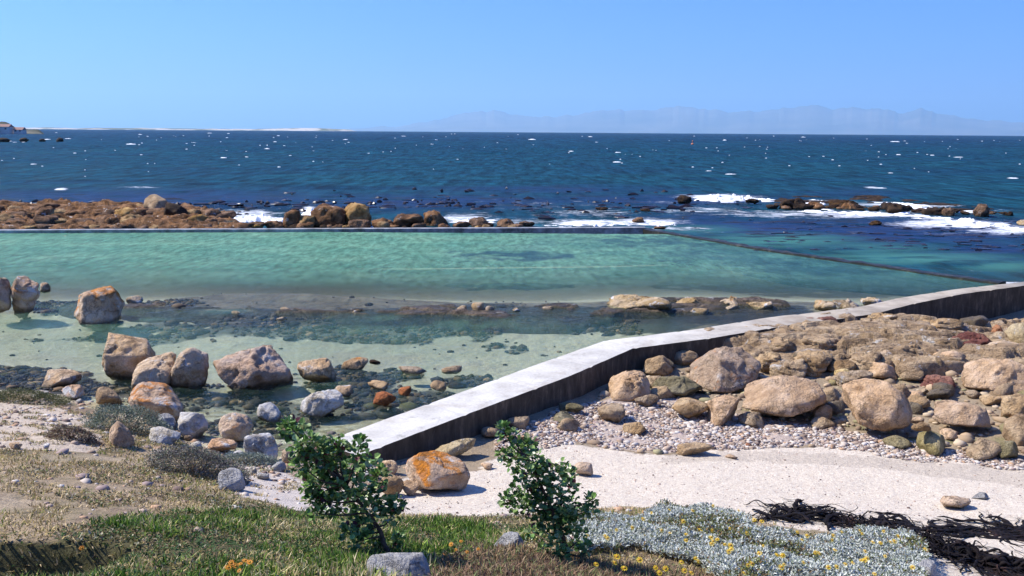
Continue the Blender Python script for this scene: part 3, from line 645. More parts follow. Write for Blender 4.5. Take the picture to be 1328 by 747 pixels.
r([(78,516),(80,502),(92,498),(108,499),(114,509),(110,518)], 'pink', 'rounded pinkish stone below the oblong boulder', 'rock', 'rock', sink=.1)
r((38,67,505,517), 'white', 'small flat white stone on the bank at the far left', 'rock', 'rock', lvl=3)
r((97,111,516,523), 'white', 'tiny white chip beside the rounded pinkish stone', 'rock', 'rock', lvl=3)
r([(124,520),(126,502),(136,497),(152,508),(160,520),(150,528)], 'tan', 'rough brown stone leaning on the left of the orange lichen boulder', 'rock', 'rock')
r([(136,522),(160,500),(184,494),(220,498),(236,512),(238,533),(228,552),(206,548),(165,535)], 'lichen', 'large boulder with bright orange lichen on top, at the water edge', lvl=5, p=10, seed=7)
r([(229,549),(234,536),(250,526),(264,537),(272,553),(262,570),(240,566)], 'white', 'pointed white boulder right of the orange lichen boulder', lvl=5, p=14)
r([(283,552),(285,540),(302,533),(320,538),(327,552),(320,570),(296,574),(284,566)], 'lichenw', 'cream boulder with a reddish foot, beside the pointed white boulder', lvl=5, p=9, sink=.1)
r([(317,594),(317,563),(326,559),(350,560),(362,580),(358,600),(334,600)], 'white', 'square pale block standing on the shore near the dark green bush', 'boulder', lvl=5, p=20)
r([(262,585),(266,570),(286,566),(308,572),(306,583),(280,588)], 'pink', 'low reddish slab under the cream boulder', 'rock', 'rock', p=16)
r([(140,575),(142,556),(152,545),(168,558),(178,573),(160,580)], 'dry', 'sandy orange stone half buried in the scrub', 'rock', 'rock')
r([(193,572),(196,555),(214,552),(235,562),(238,574),(214,578)], 'white', 'flat bright white rock on the bank under the grey bush', 'rock', 'rock', p=14)
r([(203,560),(206,538),(222,532),(229,548),(226,566)], 'grey', 'bluish grey rock wedged below the orange lichen boulder', 'rock', 'rock', p=14)
r([(279,630),(282,612),(296,605),(312,608),(323,624),(318,634),(296,636)], 'grey', 'rounded grey stone sitting in the scrub near the pale block', 'rock', 'rock', p=8)
shore = [((245,262,572,584),'white','small pale cobble below the pointed white boulder'),((238,250,562,572),'beige','brown cobble at the left foot of the pointed white boulder'),((365,382,580,604),'beige','upright tan cobble right of the square pale block'),
         ((300,318,582,596),'white','broken white cobble left of the square pale block'),((352,372,598,612),'grey','grey cobble in front of the square pale block'),((268,282,588,600),'white','white cobble in front of the low reddish slab'),
         ((322,334,604,616),'white','small white chip on the scrub in front of the square block'),((330,352,612,622),'white','flat bleached stone on the pale ground beside the grey stone'),((10,30,573,583),'beige','little tan stone on the turf at the far left'),((56,66,574,582),'white','tiny white stone on the turf at the left')]
for b_, mt, lb in shore: r(b_, mt, lb, 'rock', 'rock', lvl=3, p=10)
r([(483,522),(487,512),(500,507),(513,511),(518,521),(505,526)], 'rust', 'bright orange rock just breaking the water near the walkway', 'rock', 'rock', water=True, sink=.2)
r([(513,510),(518,502),(532,500),(536,506),(528,512)], 'rust', 'dark red rock beside the bright orange one in the shallows', 'rock', 'rock', water=True, sink=.2)
for b_, mt, lb in [((505,560,473,485),'tan','long flat rock awash beyond the orange rock'),((553,580,493,505),'tan','dark rock just under the surface by the walkway'),((572,606,473,483),'tan','flat brown rock just awash, nearest the middle of the walkway'),((474,508,492,504),'tan','submerged brown rock left of the dark red rock'),((478,494,466,472),'weedy','weedy rock awash right of the low flat beige rock')]:
    r(b_, mt, lb, 'rock', 'rock', water=True, sink=.4, lvl=3, p=6)
# --- reef across the middle of the pool
r([(784,401),(787,388),(800,381),(830,378),(864,376),(874,385),(872,401),(820,405)], 'barn', 'flat topped tan reef rock, highest in the pool reef', 'reef rock', 'reef_rock', water=True, p=12, lvl=5, strata=.03, depth=1.3, amp=.09)
for b_, lb in [((800,884,388,405),'low tan ledge at the foot of the highest pool reef rock'),((868,920,382,398),'tan reef rock between the highest one and the long flat one'),((900,990,381,399),'long flat tan reef rock in the middle of the pool reef'),((950,1030,388,403),'low reef rock tapering to the right near the walkway'),((874,928,398,408),'narrow pale ledge awash in front of the pool reef'),((935,960,395,402),'brown lump in front of the long flat reef rock')]:
    r(b_, 'barn', lb, 'reef rock', 'reef_rock', water=True, strata=.03, amp=.1, depth=1.5, lvl=4, sink=.5, p=8)
for b_, lb in [((1042,1090,387,404),'left end of the crusted reef rocks beside the walkway'),((1074,1126,385,402),'middle one of the crusted reef rocks beside the walkway'),((1108,1154,383,399),'right end of the crusted reef rocks touching the walkway')]:
    r(b_, 'barn', lb, 'reef rock', 'reef_rock', water=True, strata=.02, amp=.12, depth=1.6, sink=.4, p=8)
for b_, lb in [((610,628,391,404),'small upright tan rock poking out of the reef at mid pool'),((592,606,395,403),'small tan rock just left of the upright one at mid pool'),((626,642,396,404),'low brown rock just right of the upright one at mid pool'),((352,375,410,415),'small pale yellowish rock awash on the left reef'),
               ((655,682,398,404),'low brown rock awash in the centre of the reef'),((700,722,397,402),'thin brown rock awash right of the reef centre'),((160,186,383,393),'brown rock awash right of the slanting orange boulder'),((355,388,397,404),'pinkish brown rock awash on the left half of the reef'),((295,318,402,407),'thin pinkish rock awash at the left of the reef'),((446,480,400,406),'thin pinkish brown rock awash in the left centre of the reef')]:
    r(b_, 'barn', lb, 'rock', 'rock', water=True, lvl=3, sink=.6, depth=1.2)
# --- beach side
r([(516,612),(518,590),(529,580),(546,580),(572,594),(604,602),(614,624),(600,638),(562,636),(532,627)], 'lichen', 'orange and grey boulder on the sand between the two green bushes', lvl=5, p=12, seed=21, sink=.1)
r([(556,587),(584,573),(598,566),(622,567),(629,580),(612,592),(580,598),(560,594)], 'yellow', 'flat yellow rock leaning behind the orange and grey boulder', lvl=5, p=12, sink=.05)
r([(659,553),(659,539),(672,537),(686,540),(686,555),(672,557)], 'tan', 'small brown cube shaped rock under the dark wall', 'rock', 'rock', p=20)
r((624,650,551,569), 'tan', 'brown rock at the left of the cube shaped one, under the wall', 'rock', 'rock')
r((484,516,596,616), 'beige', 'pale broken rock left of the orange and grey boulder', 'rock', 'rock', p=14)
r((492,524,614,641), 'tan', 'grey brown rock in front left of the orange and grey boulder', 'rock', 'rock', p=14)
r((520,545,622,640), 'dry', 'small reddish stone at the front foot of the orange and grey boulder', 'rock', 'rock', p=14)
r((468,492,604,622), 'white', 'pale rubble stone at the foot of the near end of the walkway', 'rock', 'rock', p=14)
r((686,765,528,553), 'olive', 'long low yellow green slab along the foot of the wall', 'rock', 'rock', depth=1.2)
r((700,776,519,543), 'olive', 'mossy low slab behind the long yellow green one', 'rock', 'rock', depth=1.2)
r([(718,556),(719,545),(730,540),(750,540),(757,550),(752,559)], 'tan', 'rounded reddish brown rock at the left end of the gravel', 'rock', 'rock', p=12)
r((773,817,522,548), 'tan', 'domed brown rock on the gravel right of the mossy slabs', 'rock', 'rock', p=6)
r((804,848,545,565), 'tan', 'flat brown rock on the gravel with shadow at its right', 'rock', 'rock', p=7)
r([(789,508),(790,490),(804,478),(830,477),(842,490),(846,506),(830,517),(806,518)], 'dry', 'round boulder with a pale seam, closest to the bend of the wall', lvl=5, p=7, crack=.06)
r([(832,485),(836,466),(856,460),(874,464),(876,480),(855,489)], 'tan', 'brown boulder wedged between the wall and the round seamed boulder', p=9)
r((838,862,486,506), 'tan', 'narrow brown rock at the right side of the round seamed boulder', 'rock', 'rock')
r((866,908,452,474), 'tan', 'flat tan rock between the wall and the boulder with orange lichen', 'rock', 'rock')
r([(870,492),(874,476),(905,455),(938,444),(976,442),(986,455),(985,482),(976,496),(950,504),(905,500)], 'dlich', 'wedge shaped boulder with an orange lichen patch at its top right corner', lvl=5, p=16, seed=33)
r([(845,502),(856,487),(890,484),(920,493),(918,510),(885,519),(858,513)], 'olive', 'flat olive brown boulder below the wedge shaped one', lvl=5, p=9)
r((822,858,510,529), 'tan', 'smooth purplish brown stone in front of the round seamed boulder', 'rock', 'rock', p=6)
r([(867,536),(874,520),(900,514),(921,518),(920,536),(905,544),(878,544)], 'tan', 'smooth loaf shaped boulder below the flat olive one', p=7)
r([(915,545),(917,520),(940,509),(962,510),(966,528),(946,546),(925,550)], 'dry', 'rounded boulder leaning on the big domed one', p=9, lvl=5)
r([(944,514),(980,490),(1012,481),(1050,486),(1073,504),(1079,540),(1045,546),(1000,541),(962,528)], 'dry', 'big domed pinkish boulder in the middle of the beach rocks', lvl=5, p=9, seed=44)
r([(1052,545),(1054,528),(1070,522),(1080,530),(1078,548)], 'tan', 'brown lump at the right foot of the big domed boulder', 'rock', 'rock')
r((952,1000,533,555), 'tan', 'low brown slab in front of the big domed boulder', 'rock', 'rock', p=8)
r((1046,1090,538,557), 'tan', 'low tan rock in the gap before the big pale boulder', 'rock', 'rock', p=9)
r([(1086,522),(1089,498),(1110,490),(1150,491),(1172,508),(1183,540),(1180,558),(1150,566),(1110,556),(1090,542)], 'dry', 'big pale boulder with an overhanging front beside the sand', lvl=5, p=11, seed=55, front=-.3, sink=0)
r((1144,1184,564,583), 'olive', 'greenish flat rock under the front of the big pale boulder', 'rock', 'rock')
r([(1183,583),(1190,562),(1206,555),(1222,560),(1227,578),(1215,587)], 'olive', 'upright rounded rock between the two big overhanging boulders', 'rock', 'rock', p=12)
r((1180,1212,546,562), 'tan', 'small flat stone on top of the upright rounded rock', 'rock', 'rock', sink=0, base=-.05)
r([(1190,532),(1214,518),(1262,520),(1290,533),(1300,554),(1286,569),(1240,567),(1204,552)], 'dry', 'long low pinkish boulder with a dark hollow beneath it', lvl=5, p=8, seed=66, front=-.2, sink=0)
r([(1253,590),(1256,569),(1284,567),(1299,575),(1297,594),(1272,596)], 'tan', 'square brown block on the edge of the sand', 'boulder', p=20)
r([(1298,540),(1300,514),(1318,509),(1336,514),(1338,540),(1316,546)], 'tan', 'upper rounded boulder at the right edge', p=11)
r([(1298,572),(1302,545),(1320,536),(1340,540),(1345,572),(1318,578)], 'tan', 'lower rounded boulder at the right edge', p=11)
r([(1232,492),(1240,473),(1262,463),(1302,463),(1332,466),(1350,484),(1345,512),(1290,516),(1256,508)], 'dry', 'big pale boulder at the right edge with a dark hollow below', lvl=5, p=11, seed=77)
r((1080,1109,477,495), 'yellow', 'small smooth cream stone perched above the gap in the middle', 'rock', 'rock', p=6, sink=.05)
r((1066,1092,500,526), 'tan', 'dark brown rock in the gap behind the big pale boulder', 'rock', 'rock')
r([(1128,484),(1150,474),(1200,463),(1228,466),(1226,478),(1170,490),(1140,494)], 'rust', 'long rust red slab at the front of the rock shelf', 'boulder', 'rock_slab', p=14, lvl=5, strata=.03)
r((1174,1246,484,508), 'red', 'dark red splintered rock under the long rust slab', 'rock', 'rock', p=16, strata=.1, amp=.12, lvl=5)
r([(1130,512),(1142,498),(1166,494),(1196,514),(1190,524),(1160,522)], 'tan', 'tilted grey brown slab right of the big pale boulder', 'rock', 'rock_slab', p=18)
r((1160,1216,510,534), 'tan', 'brown rock behind the long low pinkish boulder', 'rock', 'rock')
r((1196,1246,502,522), 'beige', 'tan rock between the splintered rock and the long low boulder', 'rock', 'rock')
r((1270,1306,510,528), 'tan', 'small brown rock under the right edge of the big pale one', 'rock', 'rock')
r((1292,1322,570,596), 'olive', 'shaded olive stone right of the square brown block', 'rock', 'rock')
r((1300,1345,417,447), 'yellow', 'yellowish rock at the right edge under the dark wall', 'rock', 'rock', p=12)
r((1282,1302,420,438), 'rust', 'small rust red rock beside the yellowish one under the wall', 'rock', 'rock')
r((1240,1284,408,430), 'beige', 'tan rock standing against the dark wall near the right edge', 'rock', 'rock', p=14)
r((1270,1340,440,468), 'beige', 'broken tan rock above the big pale boulder at the right edge', 'rock', 'rock', p=16, strata=.05)
# row of blocks along the front of the shelf
shelf = [((985,1012,455,477),'first block at the left end of the shelf front, by the wedge boulder','tan'),((1005,1040,464,486),'square tan block in the shelf front, second from its left end','beige'),((1036,1078,456,482),'dark faced block in the shelf front, third from its left end','tan'),
         ((1072,1112,460,478),'tan block in the shelf front above the small cream stone','beige'),((1108,1140,458,482),'brown block in the shelf front left of the long rust slab','tan'),((1086,1128,484,500),'rubble slab filling the gap above the big pale boulder','tan'),
         ((990,1040,438,458),'tan slab in the second row at the left of the shelf','beige'),((1040,1100,436,456),'wide tan slab in the second row of the shelf','beige'),((1210,1260,452,470),'grey slab of the shelf above the splintered red rock','tan'),((1150,1215,446,466),'wide shaded slab of the shelf above the long rust slab','tan'),
         ((925,985,425,444),'pale tan slab at the left tip of the shelf, close to the wall','beige'),((970,1030,422,438),'thin pinkish slab at the upper left of the shelf','dry'),((1030,1100,412,428),'reddish slab at the top of the shelf beside the wall','red'),((1110,1185,408,420),'thin tan slab at the very top of the shelf against the wall','beige'),
         ((1180,1250,416,430),'thin tan slab below the stained wall','beige'),((1240,1285,432,450),'purple brown slab at the right of the shelf','red')]
for b_, lb, mt in shelf: r((b_[0]-9, b_[1]+9, b_[2]-4, b_[3]+4), 'shelf' if mt in ('tan','beige') else mt, lb, 'rock', 'rock_slab', p=16, strata=.05, amp=.06, depth=.8, lvl=5, sink=.3, front=.05)
# stones on the sand and gravel
BIG = [(945,1078,481,545),(1086,1182,488,566),(1190,1300,517,568),(1232,1345,462,516),(870,986,441,503),(789,846,476,517),(845,920,484,518),(915,962,509,547),(1253,1299,567,595),(1183,1227,555,585),(868,920,514,543)]
fr = np.random.default_rng(88); placed = []
while len(placed) < 40:
    a = fr.uniform(850,1345); b = fr.uniform(470,572); w = fr.uniform(11,28); h_ = w*fr.uniform(.55,.85)
    if b > 520+(a-850)*.13 and a < 1180 or b > 590: continue
    if any(x0-2 < a < x1+2 and y0+h_*.3 < b < y1+1 for x0,x1,y0,y1 in BIG) or any(abs(a-q[0]) < (w+q[2])*.7 and abs(b-q[1]) < 9 for q in placed): continue
    placed.append((a,b,w)); rock((a-w,a+w,b-h_*1.3,b), ['tan','dry','tan','olive','beige'][len(placed)%5], 'small brown rock packed between the big boulders on the beach side of the wall', 'rock', 'rock', p=12, lvl=3, group='small rocks packed between the big beach boulders')
#
r((858,936,572,594), 'tan', 'wide flat brown rock half buried where gravel meets sand', 'rock', 'rock', p=7, depth=.7)
r((934,964,588,597), 'dry', 'small flat orange stone right of the wide buried one', 'rock', 'rock', lvl=3)
r((743,771,597,617), 'dry', 'small pale stone on the sand right of the second bush', 'rock', 'rock', lvl=3)
r((1218,1264,641,661), 'dry', 'flat pale stone lying on the open sand at the right', 'rock', 'rock', depth=.7)
r((1246,1294,638,650), 'grey', 'thin grey stone beside the pale one on the open sand', 'rock', 'rock', depth=.7)
r((952,992,573,580), 'rust', 'thin orange stone at the upper edge of the sand', 'rock', 'rock', lvl=3)
r((600,656,598,612), 'dry', 'thin reddish slab on the sand right of the orange and grey boulder', 'rock', 'rock', lvl=3)
r([(476,728),(482,725),(548,725),(557,735),(560,770),(474,770)], 'grey', 'smooth grey flat stone at the bottom, under the first bush', 'stone', 'stone', p=22, amp=.012, lvl=5, sink=0, contact=752)
r((628,700,688,716), 'grey', 'pale grey stone in the turf left of the second bush trunk', 'stone', 'stone', amp=.03)
r([(1184,760),(1188,728),(1196,722),(1212,728),(1222,760)], 'grey', 'bluish grey stone at the bottom beside the black kelp', 'stone', 'stone', p=16, amp=.02)

# --- the reef beyond the far pool wall
reefL = [([(185,268),(188,256),(200,249),(212,254),(224,266),(226,280),(200,282)],'tan','tall grey topped rock sticking up from the brown reef',12)]
for pl0, mt, lb, pp in reefL: r(pl0, mt, lb, 'rock', 'rock', p=pp, base=0, depth=1, lvl=4)
r([(212,282),(216,262),(232,264),(244,274),(246,286)], 'weedy', 'dark rock at the right of the tall grey topped one', 'rock', 'rock', base=0)
named = [((366,392,272,296),'brown','leftmost brown rock of the group right of the first white surf'),([(402,295),(404,270),(415,264),(442,265),(450,280),(448,294)],'brown','big brown boulder standing beyond the far wall'),([(440,292),(443,266),(460,262),(478,268),(482,286),(470,294)],'gold','golden brown boulder touching the big brown one beyond the wall'),
         ([(548,293),(550,276),(565,271),(578,280),(584,292)],'brown','pointed dark red rock beyond the wall, right of the golden boulder'),((508,552,276,296),'brown','broad brown rock left of the pointed dark red one'),((480,515,281,296),'brown','small brown rock between the golden boulder and the broad one'),((452,482,284,297),'brown','low brown rock in front of the golden boulder'),
         ((384,412,278,296),'gold','dull tan rock between the first brown rock and the big boulder'),((318,348,287,297),'brown','low rust brown rock at the edge of the white surf'),((340,374,285,297),'brown','second low rust brown rock right of the surf edge'),
         ((584,612,285,296),'brown','brown rock right of the pointed dark red one'),((608,640,280,295),'brown','brown double rock near the right end of the reef line'),((636,672,283,295),'brown','brown rock beside the double one'),((668,698,286,295),'brown','last low brown rock before the white surf'),((816,842,281,289),'brown','small brown rock in the surf near the pool corner'),
         ((838,870,293,298),'brown','flat brown rock awash at the pool corner'),((878,897,252,264),'weedy','dark rock capped by white surf, left of the dark reef'),((760,800,268,274),'weedy','dark weedy rock awash in the white surf'),((826,850,270,276),'weedy','dark rock awash in the surf above the pool corner')]
for b_, mt, lb in named: r(b_, mt, lb, 'rock', 'rock', base=0, lvl=4, sink=.3, depth=.9, p=9, amp=.08)
ln = np.random.default_rng(5); k = 0
for row, (ya, h0, n, xa, xb) in enumerate([(275,12,14,-30,250),(283,13,15,-20,300),(291,12,15,-30,290),(297,9,16,-10,312)]):
    for i in range(n):
        cx = xa+(xb-xa)*(i+.5)/n+ln.uniform(-6,6); w = ln.uniform(11,22); h_ = h0*ln.uniform(.7,1.25)
        if row == 3: h_ *= .7
        r((cx-w, cx+w, ya-h_, ya+1.5), ['brown','brown','gold','brown'][k%4], ['low jagged rust brown rock in the back row of the left reef','weathered rust brown rock in the middle of the left reef','weathered rust brown rock in the middle of the left reef','small brown rock lying along the far pool wall'][row], 'rock', 'rock', base=0.0, lvl=3, sink=.4, p=8, amp=.12,
          group=['back row rocks of the left reef','middle rocks of the left reef','middle rocks of the left reef','small rocks along the far wall'][row]); k += 1
for b_, mt, lb in [((1008,1046,257,271),'weedy','dark brown rock at the left end of the right hand reef'),((1040,1072,260,271),'brown','brown rock second from the left in the right hand reef'),((1066,1130,257,271),'weedy','long dark kelp covered rock in the right hand reef'),((1086,1116,263,272),'brown','golden brown patch of rock in front of the long dark one'),
                   ((1128,1190,262,276),'weedy','dark rock right of the long kelp covered one'),((1186,1256,269,279),'weedy','low dark rock near the right end of the reef'),((1216,1240,270,279),'brown','brown rock among the dark ones near the right end'),((1258,1286,264,281),'brown','upright golden brown rock at the right end of the reef'),((1284,1330,274,280),'weedy','thin dark rock trailing off to the right edge'),
                   ((1310,1345,284,293),'barn','tan rock in the surf at the right edge'),((965,992,257,264),'weedy','small dark rock awash right of the white breaker'),((1125,1150,286,292),'weedy','dark weedy patch of rock behind the surf')]:
    r(b_, mt, lb, 'rock', 'rock', base=0, lvl=4, sink=.35, p=7, amp=.12, depth=.8)
fr = np.random.default_rng(89)
for i in range(26):
    a = fr.uniform(325,705); w = fr.uniform(5,13); h_ = w*fr.uniform(.5,.9)
    r((a-w, a+w, 296.5-h_, 297), ['brown','gold','weedy'][i%3], 'small brown rock filling the line of rocks beyond the far wall, right of the reef', 'rock', 'rock', base=0, lvl=3, sink=.4, p=8, amp=.1, group='small rocks in the line beyond the far wall')
for i in range(30):
    t_ = (i+fr.uniform(0,1))/30; a = 1002+t_*285; yb = 270.5+t_*t_*8.5+fr.uniform(-1.5,1.5); w = fr.uniform(9,20); h_ = fr.uniform(4,10)*(1-.4*t_)
    r((a-w, a+w, yb-h_, yb), ['weedy','weedy','brown'][i%3], 'low dark rock in the broken line of the right hand reef', 'rock', 'rock', base=0, lvl=3, sink=.4, p=7, amp=.12, group='low dark rocks of the right hand reef')
for b_, lb in [((-10,20,178,184),'dark rock at the far left edge below the headland'),((22,40,178,184),'dark rock second from the left below the headland'),((48,62,179,183.5),'small dark rock third from the left below the headland'),((72,84,178,184),'last dark rock to the right below the headland')]:
    r(b_, 'weedy', lb, 'rock', 'rock', base=0, lvl=2, sink=.3, depth=.6)

# ------------------------------------------------------------------ the rock shelf by the walkway: one stepped outcrop
def outcrop(name, label, x0, x1, y0, y1, res, poly_px, basez, lift, mat, cx, cy, step, s):
    X, Y = np.meshgrid(np.arange(x0, x1, res), np.arange(y0, y1, res))
    T = terrain(X, Y, False) if basez is None else np.full(X.shape, basez)
    n1 = f2(X, Y, .7, 4, s); n2 = f2(X, Y, 3.2, 4, s+1)
    wx = X+n1*.5; wy = Y+f2(X, Y, .9, 3, s+2)*.5
    i1, i2, e, tx, ty = cells(wx+wy*.35, wy, cx, cy, s+3); j1, j2, e2, _, _ = cells(wx, wy, cx*.35, cy*.4, s+9)
    px, py = proj(np.stack([X, Y, T], -1)); w = [(a, b) for a, b in poly_px]
    inn = poly_in(px+n2*8, py+n1*5, w)*1.
    # soften the mask
    for _ in range(5): inn = (inn+np.roll(inn,1,0)+np.roll(inn,-1,0)+np.roll(inn,1,1)+np.roll(inn,-1,1))/5
    hgt = lift*(.55+.9*n1+.7*(i1-.5)+.25*(j1-.5)+.3*(i2-.5)*ty) 
    q = hgt/step; fl = np.floor(q); hgt = (fl+sstep(.7,1,q-fl))*step
    hgt = hgt - .07*sstep(.10,.0,e)*(lift/.2) - .03*sstep(.12,0,e2)*(lift/.2) + .018*n2 + .01*f2(X, Y, 12, 3, s+5)
    Z = T-.35+inn*(.35+hgt+.04)
    return tag(mk(name, np.stack([X-(x0+x1)/2, Y-(y0+y1)/2, Z],-1).reshape(-1,3), gridfaces(*X.shape), G[mat], loc=((x0+x1)/2,(y0+y1)/2,0)), label, 'rock shelf')
SHELF = [(905,452),(960,432),(1024,424),(1080,417),(1140,411),(1190,414),(1260,420),(1400,420),(1420,500),(1260,480),(1190,496),(1110,486),(1060,490),(990,478),(960,470)]
outcrop('rock_shelf', 'broad layered brown rock shelf between the walkway wall and the beach boulders', 3.0, 18.5, 13.5, 26, .035, SHELF, None, .26, 'shelf', 2.2, .6, .085, 70)
RP = [(-80,272),(60,270),(180,270),(235,276),(312,286),(330,297),(300,299.5),(-80,302)]
outcrop('rock_reef', 'long low rust brown reef behind the far pool wall on the left', -34, -8.0, YFW+.3, YFW+19, .10, RP, -.05, .42, 'brown', 1.8, .9, .13, 90)['category'] = 'reef'

PR = [(60,396),(150,399),(300,399),(420,404),(560,402),(640,396),(760,401),(800,392),(900,388),(1020,396),(1040,403),(960,412),(820,412),(740,424),(620,418),(480,414),(330,412),(200,410),(100,404)]
outcrop('pool_reef', 'long flat mottled reef just awash across the middle of the pool', -12.5, 8.5, 16.5, 24.5, .05, PR, -.10, .13, 'barnd', 1.3, .5, .05, 140)['category'] = 'reef'
RR = [(1000,262),(1050,256),(1130,256),(1190,262),(1260,268),(1300,275),(1300,281),(1180,278),(1040,273),(1000,270)]
outcrop('kelp_covered_reef', 'long low dark kelp covered reef among the surf at the right', 13.5, 33, 45, 66, .12, RR, -.08, .12, 'weedy', 1.6, 1.2, .12, 160)['category'] = 'reef'
# ------------------------------------------------------------------ scattered small things
def leafmat(name, rough=.7, trans=.25, spec=.2):
    m = N(name); c = m.attr('Col', 'Color'); p_ = m.pr(c, rough, None, spec)
    t = m.n('BsdfTranslucent'); m.put(t.inputs[0], c); mx = m.n('MixShader'); mx.inputs[0].default_value = trans
    m.put(mx.inputs[1], p_); m.put(mx.inputs[2], t.outputs[0]); return m.surf(mx.outputs[0])
LEAF = leafmat('plant_leaf'); DRY = leafmat('dry_leaf', .9, .15, .05); WAX = leafmat('waxy_leaf', .38, .2, .45); PEB = leafmat('pebble_stone', .85, 0, .2)
def scatter(n, x0, x1, y0, y1, test, s=0):
    rg = np.random.default_rng(s); out = []; got = 0
    while got < n:
        x = rg.uniform(x0, x1, n); y = rg.uniform(y0, y1, n); z = terrain(x, y); k_ = test(x, y, z)
        out.append(np.stack([x, y, z], -1)[k_]); got += k_.sum()
    return np.concatenate(out)[:n], rg
def pal(cols, idx): return np.array(cols)[idx]
def blades(P, L, wd, lean, cols, rg, name, mat, bend=.5):
    n = len(P); th = rg.uniform(0, 2*math.pi, n); la = rg.uniform(0, lean, n); lt = rg.uniform(0, 2*math.pi, n)
    side = np.stack([np.cos(th), np.sin(th), np.zeros(n)], -1)*wd[:,None]
    dr = np.stack([np.cos(lt)*np.sin(la), np.sin(lt)*np.sin(la), np.cos(la)], -1)
    out = np.stack([np.cos(lt), np.sin(lt), -np.ones(n)*.4], -1)*L[:,None]*bend*la[:,None]
    b = P-np.array([0,0,.01]); m1 = b+dr*L[:,None]*.55; tip = b+dr*L[:,None]+out
    V = np.stack([b-side, b+side, m1-side*.8, m1+side*.8, tip], 1).reshape(-1,3)
    i = np.arange(n)[:,None]*5; T = np.concatenate([i+[0,1,3], i+[0,3,2], i+[2,3,4]], 0)
    return mk(name, V, T, mat, cols=np.repeat(cols, 5, 0), smooth=False)
def leaves(P, D, L, wd, cols, rg, name, mat, parent=None, loc=(0,0,0)):
    """folded diamond leaves at P pointing along D"""
    n = len(P); D = D/np.linalg.norm(D, axis=1)[:,None]; up = np.stack([rg.normal(0,.4,n), rg.normal(0,.4,n), np.ones(n)], -1)
    S = np.cross(D, up); S /= np.linalg.norm(S, axis=1)[:,None]+1e-9; U = np.cross(S, D)
    L = L[:,None]; w = wd[:,None]
    V = np.stack([P, P+D*L*.35+S*w+U*w*.35, P+D*L*.8+S*w*.75+U*w*.2, P+D*L-U*L*.12, P+D*L*.8-S*w*.75+U*w*.2, P+D*L*.35-S*w+U*w*.35, P+D*L*.5-U*w*.15], 1).reshape(-1,3)-np.array(loc)
    i = np.arange(n)[:,None]*7; T = np.concatenate([i+[0,1,6], i+[1,2,6], i+[2,3,6], i+[3,4,6], i+[4,5,6], i+[5,0,6]], 0)
    return mk(name, V, T, mat, parent=parent, loc=loc if parent is None else None, cols=np.repeat(cols, 7, 0), smooth=False)

# green grass
P, rg = scatter(34000, -5, 1.2, 3.9, 8.2, lambda x,y,z: zone(x,y,z,GRASS,12,3) & (f2(x,y,1.6,3,111)+.12*f2(x,y,8,2,112)*2 > -.10), 1)
n = len(P); L = rg.uniform(.03,.11,n)*(.7+.5*sstep(-.4,.4,f2(P[:,0],P[:,1],2,2,5)))
gq = f2(P[:,0],P[:,1],1.9,3,131)+.5*f2(P[:,0],P[:,1],7,2,132); ci = np.where(gq > .12, rg.choice(6, n, p=[.08,.14,.12,.34,.24,.08]), rg.choice(6, n, p=[.32,.24,.14,.06,.04,.20])); cols = pal([(.07,.15,.02),(.15,.26,.035),(.30,.38,.07),(.52,.42,.20),(.68,.58,.34),(.035,.07,.018)], ci)*rg.uniform(.75,1.25,(n,1))
tag(blades(P, L, rg.uniform(.0035,.0075,n), .75, cols, rg, 'green_grass', LEAF), kind='stuff')
# low broad leaves amongst the grass
P, rg = scatter(12000, -5, 1.2, 3.9, 8.2, lambda x,y,z: zone(x,y,z,GRASS,16,3), 2)
n = len(P); D = np.stack([rg.normal(0,1,n), rg.normal(0,1,n), rg.uniform(.1,1,n)], -1); P[:,2] += rg.uniform(0,.04,n)
cols = pal([(.05,.10,.03),(.09,.15,.05),(.16,.13,.07),(.3,.22,.12)], rg.choice(4,n,p=[.4,.3,.2,.1]))*rg.uniform(.7,1.2,(n,1))
tag(leaves(P, D, rg.uniform(.015,.035,n), rg.uniform(.004,.009,n), cols, rg, 'ground_cover', LEAF), kind='stuff')
# short dry turf on the bank
def turf(x,y,z): return (z > .12) & (side_dist(x,y) < 6.0) & ~zone(x,y,z,SAND,4,6) & (f2(x,y,.9,4,44)+.6*f2(x,y,4,3,45) > -.36) & (~zone(x,y,z,PALE1,8,1) | (f2(x,y,5,2,46) > .25)) & (~zone(x,y,z,PALE2,8,2) | (f2(x,y,5,2,46) > .3))
P, rg = scatter(130000, -9, 3.2, 3.9, 14.5, turf, 3)
n = len(P); q = f2(P[:,0],P[:,1],1.2,3,47)
base = pal([(.56,.43,.23),(.42,.33,.14),(.26,.25,.08),(.10,.08,.05),(.70,.55,.34),(.15,.21,.045)], np.where(q > .15, rg.choice(6,n,p=[.15,.25,.28,.12,.05,.15]), rg.choice(6,n,p=[.34,.24,.12,.08,.18,.04])))
tag(blades(P, rg.uniform(.02,.065,n), rg.uniform(.003,.0065,n), 1.2, base*rg.uniform(.75,1.2,(n,1)), rg, 'dry_turf', DRY), kind='stuff')
P, rg = scatter(36000, -9, 3.2, 3.9, 14.5, lambda x,y,z: turf(x,y,z) & (f2(x,y,1.5,3,48) > .0), 4)
n = len(P); D = np.stack([rg.normal(0,1,n), rg.normal(0,1,n), rg.uniform(.1,.8,n)], -1); P[:,2] += rg.uniform(0,.02,n)
tag(leaves(P, D, rg.uniform(.015,.035,n), rg.uniform(.005,.010,n), pal([(.24,.23,.11),(.13,.16,.06),(.33,.24,.15),(.10,.08,.05),(.40,.38,.27)], rg.choice(5,n))*rg.uniform(.7,1.2,(n,1)), rg, 'turf_herbs', DRY), kind='stuff')
